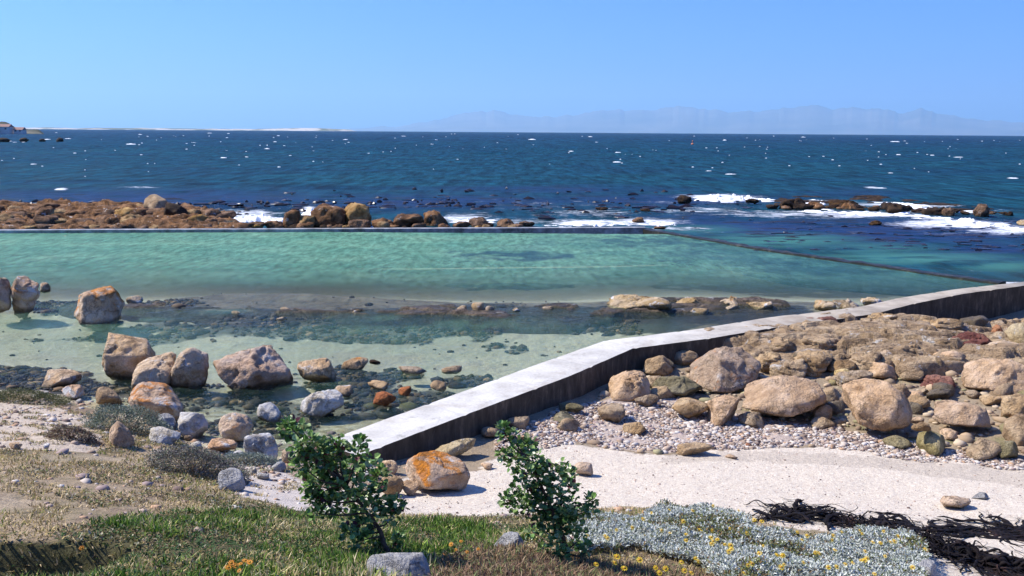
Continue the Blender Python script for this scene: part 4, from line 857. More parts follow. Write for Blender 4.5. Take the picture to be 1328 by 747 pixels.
# silver leaved ground cover
def moundh(x, y): return .07+.10*sstep(-.5,.5,f2(x,y,1.6,3,120))+.05*f2(x,y,5,2,121)
P, rg = scatter(85000, .1, 5.6, 4.2, 10.4, lambda x,y,z: zone(x,y,z,SILVER,7,4), 5)
n = len(P); hh = np.maximum(.02, moundh(P[:,0],P[:,1])); P[:,2] += hh*(1-rg.uniform(0,1,n)**2*.6)
D = np.stack([rg.normal(0,.8,n), rg.normal(0,.8,n)-.1, rg.uniform(.2,1.3,n)], -1)
gq = f2(P[:,0],P[:,1],2.2,3,123)
ci = np.where(gq > .22, rg.choice(5,n,p=[.1,.1,.2,.4,.2]), rg.choice(5,n,p=[.34,.36,.2,.06,.04]))
cols = pal([(.48,.51,.46),(.66,.68,.61),(.28,.32,.25),(.18,.20,.08),(.24,.16,.08)], ci)*rg.uniform(.8,1.15,(n,1))
tag(leaves(P, D, rg.uniform(.02,.04,n), rg.uniform(.005,.009,n), cols, rg, 'silver_ground_cover', DRY), kind='stuff')
# brown dead stems and leaves below the silver plants
P, rg = scatter(22000, -1, 2.6, 4.2, 7.0, lambda x,y,z: zone(x,y,z,BROWN,12,5), 6)
n = len(P); cols = pal([(.30,.20,.12),(.20,.12,.08),(.38,.28,.18),(.13,.14,.06),(.20,.24,.10),(.10,.06,.05)], rg.choice(6,n,p=[.25,.2,.2,.12,.15,.08]))*rg.uniform(.7,1.2,(n,1)); P[:,2] += rg.uniform(0,.03,n)
tag(blades(P, rg.uniform(.03,.09,n), rg.uniform(.0025,.006,n), 1.2, cols, rg, 'dead_plants', DRY), kind='stuff')

# gravel and shell grit
def pebbles(P, sz, cols, rg, name):
    V0, F0 = ico(1); n = len(P); k = len(V0)
    S = sz[:,None]*np.stack([rg.uniform(.7,1.3,n), rg.uniform(.6,1,n), rg.uniform(.35,.6,n)], -1)
    th = rg.uniform(0, 2*math.pi, n); c_, s_ = np.cos(th), np.sin(th); B = V0[None]*S[:,None,:]*rg.uniform(.85,1.15,(n,k,1))
    X = B[...,0]*c_[:,None]-B[...,1]*s_[:,None]; Y = B[...,0]*s_[:,None]+B[...,1]*c_[:,None]
    V = np.stack([X, Y, B[...,2]], -1)+P[:,None,:]
    return mk(name, V.reshape(-1,3), (F0[None]+np.arange(n)[:,None,None]*k).reshape(-1,3), PEB, cols=np.repeat(cols, k, 0))
PC = [(.50,.43,.36),(.42,.32,.24),(.30,.22,.16),(.17,.12,.10),(.58,.53,.47),(.36,.27,.24),(.45,.29,.18)]
P, rg = scatter(15000, -1, 12, 9.6, 17, lambda x,y,z: (side_dist(x,y) > .5) & zone(x,y,z,GRAVEL,9,7), 8)
n = len(P); P[:,2] += .008
tag(pebbles(P, np.clip(rg.lognormal(-4.15,.6,n),.005,.07), pal(PC, rg.choice(7,n,p=[.27,.16,.12,.12,.2,.08,.05]))*rg.uniform(.8,1.1,(n,1)), rg, 'gravel'), kind='stuff')
P, rg = scatter(3200, -1.5, 12, 5.5, 13.5, lambda x,y,z: zone(x,y,z,SAND,4,6), 9)
n = len(P); P[:,2] += .002
tag(pebbles(P, np.clip(rg.lognormal(-5.0,.45,n),.003,.022), pal([(.3,.22,.18),(.45,.3,.22),(.12,.08,.07),(.5,.42,.36)], rg.choice(4,n)), rg, 'shell_grit'), kind='stuff')
P, rg = scatter(3200, -8, 2.5, 6, 15, lambda x,y,z: (z > -.1) & ((z < .5) | ((rng.random(x.shape) < .25) & (z < 1.4))) & (side_dist(x,y) < 4) & ~zone(x,y,z,SAND,4,6), 10)
n = len(P)
tag(pebbles(P, np.clip(rg.lognormal(-3.9,.6,n),.006,.08), pal(PC, rg.choice(7,n))*rg.uniform(.8,1.1,(n,1)), rg, 'shore_rubble'), kind='stuff')

P, rg = scatter(3200, 0, 15, 11.5, 25, lambda x,y,z: (side_dist(x,y) > .6) & (z < .3) & ~zone(x,y,z,SAND,4,6) & ~zone(x,y,z,GRAVEL,4,7), 12)
n = len(P); P[:,2] += .015
tag(pebbles(P, np.clip(rg.lognormal(-3.0,.55,n),.02,.16), pal([(.42,.31,.2),(.33,.24,.15),(.5,.4,.28),(.25,.18,.12),(.3,.27,.15)], rg.choice(5,n))*rg.uniform(.8,1.15,(n,1)), rg, 'beach_rubble'), kind='stuff')
P, rg = scatter(4600, -13, 3, 9.5, 25, lambda x,y,z: (side_dist(x,y) < -.7) & (z < .0) & (rng.random(x.shape) < weedmask(x,y,z)*.9+.012), 13)
n = len(P); P[:,2] += .01
tag(pebbles(P, np.clip(rg.lognormal(-3.1,.6,n),.015,.22), pal([(.05,.045,.04),(.10,.075,.05),(.20,.13,.07),(.03,.035,.035),(.30,.20,.11),(.12,.11,.05)], rg.choice(6,n,p=[.3,.2,.14,.2,.06,.1]))*rg.uniform(.8,1.15,(n,1)), rg, 'submerged_stones'), kind='stuff')
# scrub mounds
def mound(label, pxc, pyb, wpx, hpx, cols, n, s, leaf=.022):
    g_ = hit1(pxc, pyb); dist = np.linalg.norm(g_-CO); W = wpx/F*dist/2; H = hpx/F*dist*.8; rg = np.random.default_rng(s)
    u = rg.normal(0,1,(n,3)); u /= np.linalg.norm(u,axis=1)[:,None]; u[:,2] = np.abs(u[:,2]); rr = rg.uniform(.55,1.05,n)**.5
    lump = 1+.3*fbm(u*2.2+s,3,s); L3 = u*rr[:,None]*lump[:,None]*np.array([W, W*.55, H])
    X = g_[0]+L3[:,0]; Y = g_[1]+W*.4+L3[:,1]; Z = terrain(X,Y)+L3[:,2]
    P = np.stack([X,Y,Z],-1); D = u+rg.normal(0,.6,(n,3)); root = empty('scrub_bush', (g_[0], g_[1]+W*.4, ground(g_[0], g_[1]+W*.4)))
    tag(root, label, 'scrub bush')
    leaves(P, D, rg.uniform(.6,1.2,n)*leaf, rg.uniform(.6,1.2,n)*leaf*.28, pal(cols, rg.choice(len(cols),n))*rg.uniform(.7,1.2,(n,1)), rg, 'foliage', DRY, parent=root, loc=tuple(root.location))
    # twigs
    V = []; T = []; m_ = 60; 
    th = rg.uniform(0,2*math.pi,m_); ln_ = rg.uniform(.5,.95,m_)
    for i in range(m_):
        tip = np.array([math.cos(th[i])*W*ln_[i]*rg.uniform(.2,1), math.sin(th[i])*W*.5*ln_[i], H*rg.uniform(.4,.95)]); w = .004; b = len(V)
        tip[2] += ground(root.location[0]+tip[0], root.location[1]+tip[1])-root.location[2]
        V += [(-w,0,-.02),(w,0,-.02),(0,w,-.02),tuple(tip)]; T += [(b,b+1,b+3),(b+1,b+2,b+3),(b+2,b,b+3)]
    mk('twigs', np.array(V), np.array(T), WOOD, parent=root)
m = N('dark_bark'); tc = m.n('TexCoord').outputs['Object']
WOOD = m.surf(m.pr(m.ramp(m.noise(tc, 30, 5), [(.3,(.045,.03,.02)),(.7,(.14,.10,.07))]), .9, m.bump(m.noise(tc, 60, 4), .6, .005), .1))
mound('low teal grey bush on the bank below the orange lichen boulder', 158, 562, 110, 42, [(.18,.23,.18),(.27,.32,.25),(.10,.13,.09),(.36,.38,.29)], 9000, 201)
mound('wide purplish grey scrub patch in the middle of the bank', 250, 618, 120, 44, [(.30,.26,.22),(.40,.36,.30),(.14,.13,.11),(.22,.27,.19)], 10000, 202)
mound('small green grey bush at the top left edge of the bank', 30, 524, 90, 16, [(.16,.18,.08),(.22,.22,.12),(.1,.11,.05)], 5000, 203)
mound('dark brownish scrub clump on the pale bank at the left', 88, 572, 60, 20, [(.20,.13,.10),(.32,.23,.17),(.34,.31,.20)], 3500, 204)
mound('blue grey scrub clump beside the square pale block', 320, 605, 70, 20, [(.30,.35,.31),(.2,.25,.2),(.40,.42,.35)], 3500, 205)

# the two leafy bushes
def tube(pts, rads, sides=7):
    pts = np.array(pts, float); n = len(pts); t = np.gradient(pts, axis=0); t /= np.linalg.norm(t,axis=1)[:,None]
    a = np.cross(t, [0.13,1,.07]); a /= np.linalg.norm(a,axis=1)[:,None]; b = np.cross(t, a); th = np.arange(sides)/sides*2*math.pi
    V = pts[:,None]+(a[:,None]*np.cos(th)[None,:,None]+b[:,None]*np.sin(th)[None,:,None])*np.array(rads)[:,None,None]
    Fq = [(i*sides+j, i*sides+(j+1)%sides, (i+1)*sides+(j+1)%sides, (i+1)*sides+j) for i in range(n-1) for j in range(sides)]
    return V.reshape(-1,3), np.array(Fq)
def bush(label, basepx, trunkpx, clusters, s, per=42):
    rg = np.random.default_rng(s); g_ = hit1(*basepx); dirh = g_[:2]/np.hypot(*g_[:2]); dist = np.hypot(*g_[:2])
    def pos(px, py, off=0):
        q = ray(px, py); t = (dist+off)/(q[:2]@dirh); return CO+q*t
    root = empty('leafy_bush', g_); tag(root, label, 'bush')
    tp = [g_-np.array([0,0,.04])]+[pos(*q) for q in trunkpx]; P_ = np.array(tp)
    k = np.linspace(0,1,len(P_)); kk = np.linspace(0,1,16); S_ = np.stack([np.interp(kk,k,P_[:,i]) for i in range(3)],-1)+rg.normal(0,.004,(16,3))
    V, Fq = tube(S_-g_, np.linspace(.020,.009,16)); mk('trunk', V, Fq, WOOD, parent=root)
    AP, AD = [], []
    for (cx, cy, rad) in clusters:
        c = pos(cx, cy, rg.uniform(-.16,.22)); rr = rad/F*dist*1.12
        j = np.argmin(np.linalg.norm(S_-c,axis=1)+ (S_[:,2] > c[2])*.3); st = S_[min(j,15)]; mp = (st+c)/2+rg.normal(0,.02,3)+[0,0,-.02]
        B = np.array([st, mp, c]); kb = np.linspace(0,1,3); k8 = np.linspace(0,1,8); Bz = np.stack([np.interp(k8,kb,B[:,i]) for i in range(3)],-1)
        V, Fq = tube(Bz-g_, np.linspace(.008,.003,8), 5); mk('branch', V, Fq, WOOD, parent=root)
        m_ = int(per*1.5*rg.uniform(.5,1.4)*(rad/14)**1.6)+7; u = rg.normal(0,1,(m_,3)); u /= np.linalg.norm(u,axis=1)[:,None]
        pp = c+u*rr*rg.uniform(.35,1.0,(m_,1)); AP.append(pp); AD.append(u*.8+rg.normal(0,.5,(m_,3))+[0,0,.25])
    P = np.concatenate(AP); D = np.concatenate(AD); n = len(P)
    cols = pal([(.06,.13,.03),(.14,.26,.06),(.25,.38,.11),(.36,.45,.20),(.10,.03,.035),(.22,.26,.10)], rg.choice(6,n,p=[.27,.3,.22,.13,.04,.04]))*rg.uniform(.8,1.2,(n,1))
    leaves(P, D, rg.uniform(.028,.055,n), rg.uniform(.014,.026,n), cols, rg, 'foliage', WAX, parent=root, loc=tuple(g_))
bush('dark green leafy bush on a slanting stem, nearer the left, before the walkway end', (508,724), [(500,705),(488,680),(470,655),(450,630)],
     [(376,553,13),(388,562,13),(402,575,14),(386,580,10),(412,585,15),(390,604,12),(400,618,12),(420,600,14),(440,578,11),(432,592,12),(468,574,8),(466,590,12),(435,614,16),(455,606,16),(480,606,16),(492,620,13),(420,632,16),(442,634,16),(468,634,15),(482,640,12),(404,648,11),(432,655,13),(460,650,13),(398,628,9),(500,655,11),(515,655,9),(508,668,9),(480,665,10),(470,684,11),(455,672,9),(410,666,8),(448,690,7),(478,700,9),(492,708,8),(462,704,7),(515,700,7)], 301)
bush('dark green leafy bush standing right of centre, in front of the gravel and sand', (738,730), [(735,712),(728,690),(715,660),(700,625),(685,595)],
     [(652,556,9),(662,566,12),(672,580,13),(686,578,10),(690,594,12),(668,600,11),(652,590,7),(700,602,11),(712,612,12),(732,606,8),(738,616,9),(690,618,13),(675,616,10),(720,628,12),(740,632,10),(706,636,13),(686,642,12),(664,638,9),(656,650,8),(722,648,13),(740,650,10),(700,656,13),(680,658,11),(668,655,8),(718,668,12),(735,668,11),(752,660,8),(766,650,8),(764,662,7),(700,674,9),(730,686,11),(745,682,10),(712,690,8),(754,694,8),(690,690,7),(722,704,9),(745,706,9),(706,710,8),(760,712,7),(730,718,8)], 302)

# flowers
m = N('yellow_petal'); YEL = m.surf(m.pr((.75,.55,.02), .6)); m = N('orange_petal'); ORA = m.surf(m.pr((.80,.28,.02), .6)); m = N('flower_centre_brown'); CEN = m.surf(m.pr((.45,.22,.02), .8)); m = N('green_stem'); STM = m.surf(m.pr((.10,.15,.05), .8))
def flower_proto(nm, pm, label, group, rad):
    root = empty(nm, (0,0,0)); tag(root, label, 'flower', group)
    V, Fc = [], []; k = 11
    for i in range(k):
        a = i/k*2*math.pi; w = .27; b = len(V)
        V += [(0.2*rad*math.cos(a),0.2*rad*math.sin(a),0), (rad*.65*math.cos(a-w*.7),rad*.65*math.sin(a-w*.7),.002), (rad*math.cos(a),rad*math.sin(a),-.001), (rad*.65*math.cos(a+w*.7),rad*.65*math.sin(a+w*.7),.002)]; Fc.append((b,b+1,b+2,b+3))
    mk('petals', V, np.array(Fc), pm, parent=root, smooth=False)
    V0, F0 = ico(2); mk('flower_centre', V0*np.array([rad*.34,rad*.34,rad*.22])+[0,0,.002], F0, CEN, parent=root)
    V, Fq = tube([(0,0,-.1),(.004,0,-.05),(0,0,0)], [.0016,.0016,.0014], 5); mk('stem', V, Fq, STM, parent=root)
    return root
def copy_tree(o):
    c = o.copy(); C.objects.link(c)
    for ch in o.children:
        q = ch.copy(); C.objects.link(q); q.parent = c
    return c
YF = [(886,676),(858,688),(869,691),(908,687),(922,697),(925,702),(924,688),(945,715),(990,708),(1007,719),(1017,732),(970,733),(902,724),(906,728),(845,665),(925,656),(958,662),(978,674),(820,684),(788,698),(785,695),(834,673),(868,661),(1115,688),(1118,692),(1146,689),(1132,703),(1142,704),(1155,703),(1160,702),(1122,715),(1124,724),(1106,730),(1008,720),(1134,744),(1200,712),(1092,690),(940,706),(800,722),(898,662),(975,731),(988,676),(1060,716),(1040,700),(1085,735)]
_f = np.random.default_rng(3); YF += [(float(a),float(b)) for a,b in zip(_f.uniform(760,1195,45), _f.uniform(682,745,45)) if b > 676+abs(a-870)*.06]
OF = [(300,730),(306,734),(312,731),(318,727),(324,729),(296,736),(106,711),(585,706),(591,713),(598,702),(577,718),(720,690),(728,688),(606,716),(310,740),(835,664),(620,712)]
for L_, pm, nm, lb, gp, rad in ((YF, YEL, 'yellow_daisy', 'small yellow daisy standing above the silver leaves at the lower right', 'yellow daisies over the silver plants', .024), (OF, ORA, 'orange_daisy', 'small orange daisy in the grass and dead plants at the bottom', 'orange daisies in the bottom grass', .02)):
    proto = flower_proto(nm, pm, lb, gp, rad); fr_ = np.random.default_rng(9)
    for i, (a, b) in enumerate(L_):
        o = proto if i == 0 else copy_tree(proto)
        hgt = .15 if pm is YEL else .09
        q = ray(a, b); tt = np.linspace(3.5, 12, 900); PP = CO+q*tt[:,None]; gg = terrain(PP[:,0],PP[:,1])+hgt+(moundh(PP[:,0],PP[:,1])*.5 if pm is YEL else 0); j = int(np.argmax(PP[:,2] < gg))
        o.location = [float(v) for v in PP[j]]; o.rotation_euler = (fr_.uniform(.2,.8), fr_.uniform(-.3,.3), fr_.uniform(-.5,.5)); sc_ = fr_.uniform(.7,1.15); o.scale = (sc_,)*3

# black kelp washed up on the sand
m = N('dried_kelp'); tc = m.n('TexCoord').outputs['Object']
KELP = m.surf(m.pr(m.ramp(m.noise(tc, 6, 4), [(.4,(.005,.004,.005)),(.62,(.014,.010,.010)),(.75,(.06,.03,.022))]), .75, m.bump(m.noise(tc, 40, 3), .5, .004), .12))
def kelp(label, line, wpx, n, s, segs=26, hmax=.09):
    rg = np.random.default_rng(s); L = hit([q[0] for q in line],[q[1] for q in line], False)[:,:2]; L = resample(L, 60)
    V, Fc = [], []; b = 0; c = L.mean(0); cz = ground(*c)
    for i in range(n):
        k = rg.integers(0,58); p0 = L[k]+rg.normal(0,1,2)*wpx*.45; t = L[min(k+1,59)]-L[max(k-1,0)]; a = math.atan2(t[1],t[0])+rg.normal(0,.5)+(math.pi if rg.random() < .5 else 0)
        stp = rg.uniform(.008,.036); cur = rg.normal(0,.12); pts = []; z = rg.uniform(.0,hmax)*math.exp(-((p0-L[k])@(p0-L[k]))/(2*(wpx*.5)**2)); ph = rg.uniform(0,6); hz = rg.uniform(.2,.7)
        for j in range(segs):
            pts.append((p0[0],p0[1],.008+max(0,z*(.6+.5*math.sin(ph+j*hz))))); a += cur+rg.normal(0,.22); cur = cur*.9+rg.normal(0,.05); p0 = p0+stp*np.array([math.cos(a),math.sin(a)])
        pts = np.array(pts); pts[:,2] += terrain(pts[:,0], pts[:,1]); w = rg.choice([.003,.006,.013,.03],p=[.3,.32,.22,.16])
        v, f_ = tube(pts, w*(np.sin(np.linspace(.25,math.pi-.1,segs))**.5)*(1+.3*np.sin(np.arange(segs)*1.7+i)), 5); v[:,2] = np.repeat(pts[:,2],5)+(v[:,2]-np.repeat(pts[:,2],5))*.35
        V.append(v-[c[0],c[1],cz]); Fc.append(f_+b); b += len(v)
    tag(mk('kelp_heap', np.concatenate(V), np.concatenate(Fc), KELP, loc=(c[0],c[1],cz)), label, 'kelp heap')
kelp('tangled black kelp heap starting at the left tip, above the silver plants', [(1000,672),(1030,665),(1060,664),(1090,676),(1130,686),(1165,694)], .05, 210, 401)
kelp('thick black kelp heap in the bottom right corner', [(1165,695),(1200,705),(1235,720),(1270,732),(1310,738),(1345,738)], .10, 430, 402, hmax=.12)
kelp('thin strand of dark kelp lying straight across the sand at the right', [(1170,676),(1200,688),(1260,690),(1310,689),(1345,690)], .022, 130, 403, hmax=.03)
kelp('small loose kelp tuft at the right edge between the heap and the strand', [(1300,688),(1322,695),(1345,700)], .05, 70, 404, hmax=.04)

# floating kelp fronds beyond the far wall
rg = np.random.default_rng(55); V, Fc = [], []; b = 0
for i in range(520):
    a = rg.uniform(-40,1380); yb = rg.uniform(262,279) if a < 330 else (rg.uniform(258,280) if rg.random() < .5 else rg.uniform(245,285))
    if 330 < a < 640 and yb > 272: yb -= 10
    if a > 980: yb = rg.uniform(280,325)
    p = at(a, yb, 0); s_ = rg.uniform(.06,.3); h_ = rg.uniform(.04,.16) if a < 900 else rg.uniform(.01,.05)
    V0, F0 = ico(1); v = V0*np.array([s_*rg.uniform(.6,2), s_*rg.uniform(.5,1), h_])*(1+.5*rg.normal(0,1,(len(V0),1))*.5)+p; V.append(v); Fc.append(F0+b); b += len(v)
m = N('wet_kelp'); KW = m.surf(m.pr((.02,.013,.014), .35, None, .5))
tag(mk('floating_kelp', np.concatenate(V), np.concatenate(Fc), KW, smooth=False), kind='stuff')

# whitecaps on the open sea and breaking crests on the reef
m = N('white_foam'); WF_ = m.surf(m.pr((.85,.87,.89), .9, None, .1))
V, Fc = [], []; b = 0
def crest(p, w, h, ang=0, dp=None):
    global b
    k = 9; xs_ = np.linspace(-1,1,k); pr_ = (1-xs_**2)*rg.uniform(.4,1,k); dp = dp or w*.3; up_ = []
    for x_, q in zip(xs_, pr_): 
        up_ += [(x_*w/2, -dp*q-.02, -.05), (x_*w/2+rg.normal(0,.02)*w, -dp*.3*q, h*q), (x_*w/2, dp*q+.02, -.05)]
    v = np.array(up_); c_, s_ = math.cos(ang), math.sin(ang); v = np.stack([v[:,0]*c_-v[:,1]*s_, v[:,0]*s_+v[:,1]*c_, v[:,2]],-1)+p
    f_ = [(i*3+j, (i+1)*3+j, (i+1)*3+j+1, i*3+j+1) for i in range(k-1) for j in (0,1)]; V.append(v); Fc.append(np.array(f_)+b); b += len(v)
for i in range(230):
    a = rg.uniform(-150,1480); hy = 167.5+a*.0068; yb = hy+2.0+abs(rg.normal(0,1))*26
    if yb > 246: continue
    q = ray(a, yb); t = (0-CAMZ)/q[2] if q[2] < 0 else None
    if t is None: continue
    p = CO+q*t; d_ = np.hypot(p[0],p[1]); d_ = min(d_, 5200); p = np.array([q[0]*d_, q[1]*d_, 0])/np.hypot(q[0],q[1]); p[2] = curv(p[0],p[1])
    big = rg.random() < .14; w = (rg.uniform(3.5,8) if big else rg.uniform(1.0,3))/F*d_; h_ = min(1.1, (rg.uniform(.4,.8) if big else rg.uniform(.25,.5))/F*d_)
    crest(p, w, h_, rg.normal(0,.15), min(w*.3,2.5))
for (a, yb, w, h_) in [(919,222,14,3),(948,226,18,3),(1141,244,20,3),(1243,204,14,2.4),(1160,184,16,4),(690,181,12,3),(346,193,9,3),(800,210,12,2),(940,182,6,3),(78,246,16,3),(1313,231,16,2.4),(170,187,14,3),(62,181,14,2.5),(88,180,10,2.5),(8,183,16,2.5),(20,185,9,3)]:
    p = at(a, yb, 0); d_ = np.hypot(p[0],p[1]); crest(p, w*.85/F*d_, h_*.36/F*d_, 0, w*.25/F*d_)
tag(mk('whitecap_foam', np.concatenate(V), np.concatenate(Fc), WF_), kind='stuff')
V, Fc = [], []; b = 0
def breaker(x0, y0, x1, y1, hpx, n):
    for i in range(n):
        t = rg.random(); a = x0+(x1-x0)*t; yb = y0+(y1-y0)*t+rg.normal(0,1.4); p = at(a, yb, 0); d_ = np.hypot(p[0],p[1])
        crest(p, rg.uniform(6,20)/F*d_, rg.uniform(.25,1)*hpx*math.sin(math.pi*min(max(t,.1),.9))/F*d_, rg.normal(0,.2), rg.uniform(.15,.5))
breaker(900,258,1000,259,7,60); breaker(300,284,365,286,8,60); breaker(395,278,410,280,12,16); breaker(585,288,640,288,6,30); breaker(700,293,840,291,3,60); breaker(840,291,885,293,4,24)
breaker(1140,264,1200,268,4,30); breaker(1190,270,1260,275,4,30); breaker(1040,262,1080,262,3,16); breaker(1040,273,1200,280,3,60); breaker(1190,281,1340,300,4,80); breaker(430,296,520,296,2,20); breaker(232,294,260,295,6,16)
tag(mk('surf_foam', np.concatenate(V), np.concatenate(Fc), WF_), kind='stuff')

# buoy
p = at(898,187.5,0); root = empty('buoy', p); tag(root, 'small orange buoy floating far out on the sea, right of centre', 'buoy'); root.scale = (.62,)*3
m = N('orange_buoy_paint'); OB = m.surf(m.pr((.65,.20,.08), .5)); V0, F0 = ico(3)
mk('float', V0*np.array([.75,.75,.6])+[0,0,.25], F0, OB, parent=root); V_, F_ = tube([(0,0,.7),(0,0,1.9)], [.12,.10], 8); mk('mast', V_, F_, OB, parent=root)
mk('top_mark', V0*.35+[0,0,1.95], F0, OB, parent=root)

# ------------------------------------------------------------------ far land
m = N('far_hill_cover'); tc = m.n('TexCoord').outputs['Object']
HILL = m.surf(m.pr(m.ramp(m.noise(tc, .05, 5), [(.35,(.05,.055,.04)),(.55,(.10,.10,.07)),(.75,(.28,.25,.2))]), .95, None, .05))
m = N('dune_sand'); tc = m.n('TexCoord').outputs['Object']; nzz = m.sep(m.n('NewGeometry').outputs['Position'], 2)
DUNE = m.surf(m.pr(m.mix(m.sm(m.noise(m.scale(tc,(1,1,6)), .004, 5, .7), .46, .56), (.5,.47,.42), (.14,.15,.10)), .95, None, .05))
m = N('mountain_rock'); tc = m.n('TexCoord').outputs['Object']
MTN = m.surf(m.pr(m.ramp(m.noise(tc, .0006, 6), [(.35,(.10,.10,.08)),(.7,(.22,.19,.15))]), .95, None, .05))
def ridge(name, pts, dist, depth, mat, nx, ny, rough, s, base=-30, jag=0):
    """a range of hills whose crest passes through the given photo points"""
    A = np.array(pts, float); px = np.linspace(A[0,0], A[-1,0], nx); py = np.interp(px, A[:,0], A[:,1]); q = ray(px, py); h = np.hypot(q[:,0], q[:,1])
    xc = q[:,0]/h*dist; yc = q[:,1]/h*dist; zc = CAMZ+q[:,2]/h*dist
    t = np.linspace(-1,1,ny); T, XI = np.meshgrid(t, np.arange(nx), indexing='ij'); D = 1+T*depth/dist
    X = xc[XI]*D; Y = yc[XI]*D; zb = curv(X, Y); zc = zc+jag*f2(xc/dist*F, yc*0, .09, 5, s+3); crest_ = np.maximum(zc, curv(xc,yc)+1)
    prof = (1-np.abs(T))**.8; hgt = (crest_[XI]-curv(xc,yc)[XI]); n = f2(X, Y, 1/rough, 5, s)
    Z = zb+base+(hgt-base)*prof*(1+.35*n*(1-prof))
    e = np.clip(np.minimum(XI, nx-1-XI)/(nx*.02+1), 0, 1); Z = zb+base+(Z-zb-base)*e
    o = mk(name, np.stack([X,Y,Z],-1).reshape(-1,3), gridfaces(ny,nx), mat); tag(o, kind='structure'); return o
ridge('mountains', [(430,167),(520,163),(560,156),(600,147),(625,144),(640,142),(660,147),(680,149),(720,152),(750,148),(780,143),(815,142),(850,143),(880,138),(900,140),(930,142),(955,146),(980,144),(1010,140),(1030,139),(1045,137),(1062,138),(1080,141),(1100,140),(1120,141),(1150,142),(1172,147),(1195,141),(1215,146),(1228,148),(1245,151),(1262,155),(1300,157),(1340,158),(1420,156),(1500,160),(1640,166)], 40000, 7000, MTN, 700, 90, 2500, 601, -60, 110)
ridge('distant_shore', [(-300,166),(0,164.5),(36,165.5),(60,165),(100,166.2),(130,165.8),(200,166),(260,166.6),(330,167),(400,165.8),(420,166.4),(470,168.6)], 6200, 260, DUNE, 500, 24, 300, 602, -4, 4)
ridge('headland', [(-420,128),(-300,140),(-150,150),(-60,154),(-20,157),(6,158),(12,160),(20,165),(30,167.8),(46,168.2),(62,169)], 800, 55, HILL, 260, 40, 30, 603, -2, 1.6)
m = N('house_wall'); HW = m.surf(m.pr((.65,.60,.56), .8)); m = N('house_roof'); HR = m.surf(m.pr((.28,.16,.13), .8)); m = N('dark_window'); HG = m.surf(m.pr((.05,.06,.08), .3))
def boxv(cx, cy, cz, w, d, h):
    V = [(cx+sx*w/2, cy+sy*d/2, cz+sz*h) for sz in (0,1) for sx, sy in ((-1,-1),(1,-1),(1,1),(-1,1))]
    return V, [(0,3,2,1),(4,5,6,7),(0,1,5,4),(1,2,6,5),(2,3,7,6),(3,0,4,7)]
for (a, yb, w, hh_, lb) in [(6,169,9,4,'pale house on the far headland at the very left edge'),(-12,167,8,4,'pale house higher on the headland, cut by the left edge'),(26,171,6,3,'small pale house at the right foot of the far headland')]:
    q = ray(a, yb); h = np.hypot(q[0],q[1]); dd_ = 752; p = np.array([q[0]/h*dd_, q[1]/h*dd_, 0.]); p[2] = CAMZ+q[2]/h*dd_ if yb < 170 else 1.0
    root = empty('house', p); tag(root, lb, 'house'); V_, F_ = boxv(0,0,-6,w,6,6+hh_*.6); mk('wall', V_, np.array(F_), HW, parent=root, smooth=False)
    hz = hh_*.6; rv = [(-w/2-.3,-3.3,hz),(w/2+.3,-3.3,hz),(w/2+.3,3.3,hz),(-w/2-.3,3.3,hz),(-w/2-.3,0,hz+1.8),(w/2+.3,0,hz+1.8)]
    mk('roof', rv, [np.array([(0,1,5,4),(2,3,4,5),(0,3,2,1)]), np.array([(0,4,3),(1,2,5)])], HR, parent=root, smooth=False)
    for wx_ in (-w*.25, w*.25): V_, F_ = boxv(wx_,-3.02,.6,1.2,.1,1.2); mk('window', V_, np.array(F_), HG, parent=root, smooth=False)

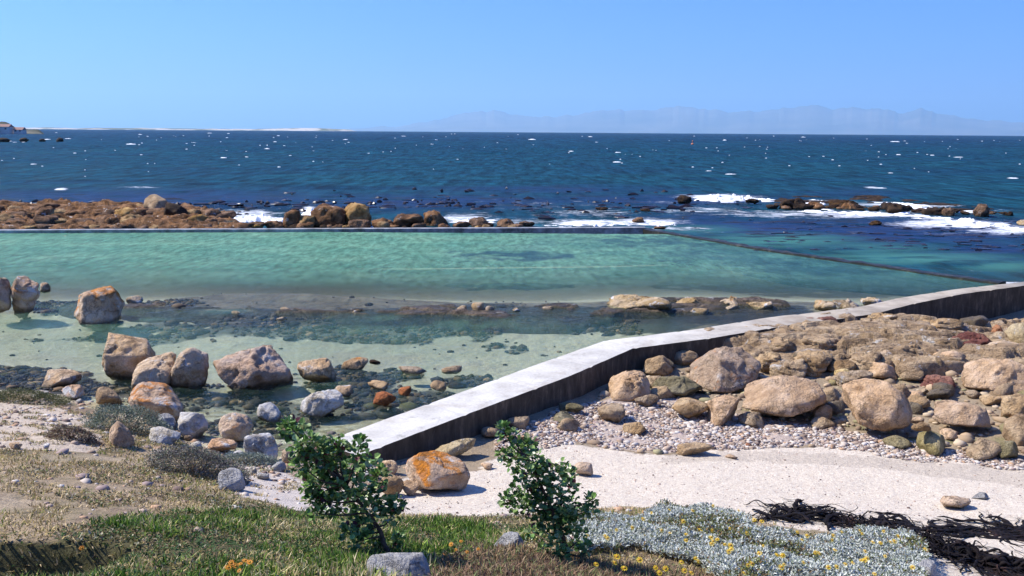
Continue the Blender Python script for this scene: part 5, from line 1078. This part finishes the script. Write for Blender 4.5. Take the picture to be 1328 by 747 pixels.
# ------------------------------------------------------------------ air
m = N('sea_air'); m.t.nodes.remove(m.out); out = m.t.nodes.new('ShaderNodeOutputMaterial')
pv = m.n('VolumePrincipled'); pv.inputs['Color'].default_value = (.46,.755,1.0,1); pv.inputs['Density'].default_value = 4.1e-5; pv.inputs['Anisotropy'].default_value = 0.25
m.t.links.new(pv.outputs[0], out.inputs['Volume'])
hx = 62000; V_, F_ = boxv(0, 22000, -330, 2*hx, 70000, 330+2100)
hz_ = mk('haze', V_, np.array(F_), m.m, smooth=False); tag(hz_, kind='stuff')

# ------------------------------------------------------------------ light
SUNV = np.array([-.97, .24, 0.]); SUNV[:2] /= np.hypot(*SUNV[:2]); EL = R(48); AZ = math.atan2(SUNV[0], SUNV[1])
w = bpy.data.worlds.new('World'); SC.world = w; w.use_nodes = True; nt = w.node_tree; bg = nt.nodes['Background']
sky = nt.nodes.new('ShaderNodeTexSky'); sky.sky_type = 'NISHITA'; sky.sun_disc = False; sky.sun_elevation = EL; sky.sun_rotation = AZ
sky.air_density = 1.0; sky.dust_density = 0.8; sky.ozone_density = 3.0; sky.altitude = 0
tint = nt.nodes.new('ShaderNodeMix'); tint.data_type = 'RGBA'; tint.blend_type = 'MULTIPLY'; tint.inputs[0].default_value = 1; tint.inputs[7].default_value = (.20,.44,1.06,1)
nt.links.new(sky.outputs[0], tint.inputs[6]); nt.links.new(tint.outputs[2], bg.inputs[0]); bg.inputs[1].default_value = .122
sl = bpy.data.lights.new('sun', 'SUN'); sl.energy = 4.9; sl.angle = R(.53); sl.color = (1,.93,.82); so = bpy.data.objects.new('sun', sl); C.objects.link(so)
dv = -Vector((SUNV[0]*math.cos(EL), SUNV[1]*math.cos(EL), math.sin(EL))); so.rotation_euler = dv.to_track_quat('-Z', 'Y').to_euler(); so.location = (0,0,30)
SC.view_settings.view_transform = 'Standard'; SC.view_settings.look = 'None'; SC.view_settings.gamma = 1; SC.view_settings.exposure = 0.7; SC.view_settings.use_curve_mapping = False
cy = SC.cycles; cy.max_bounces = 5; cy.diffuse_bounces = 2; cy.glossy_bounces = 2; cy.transmission_bounces = 2; cy.transparent_max_bounces = 8; cy.volume_bounces = 2
cy.use_denoising = True; cy.caustics_reflective = False; cy.caustics_refractive = False; cy.sample_clamp_indirect = 8
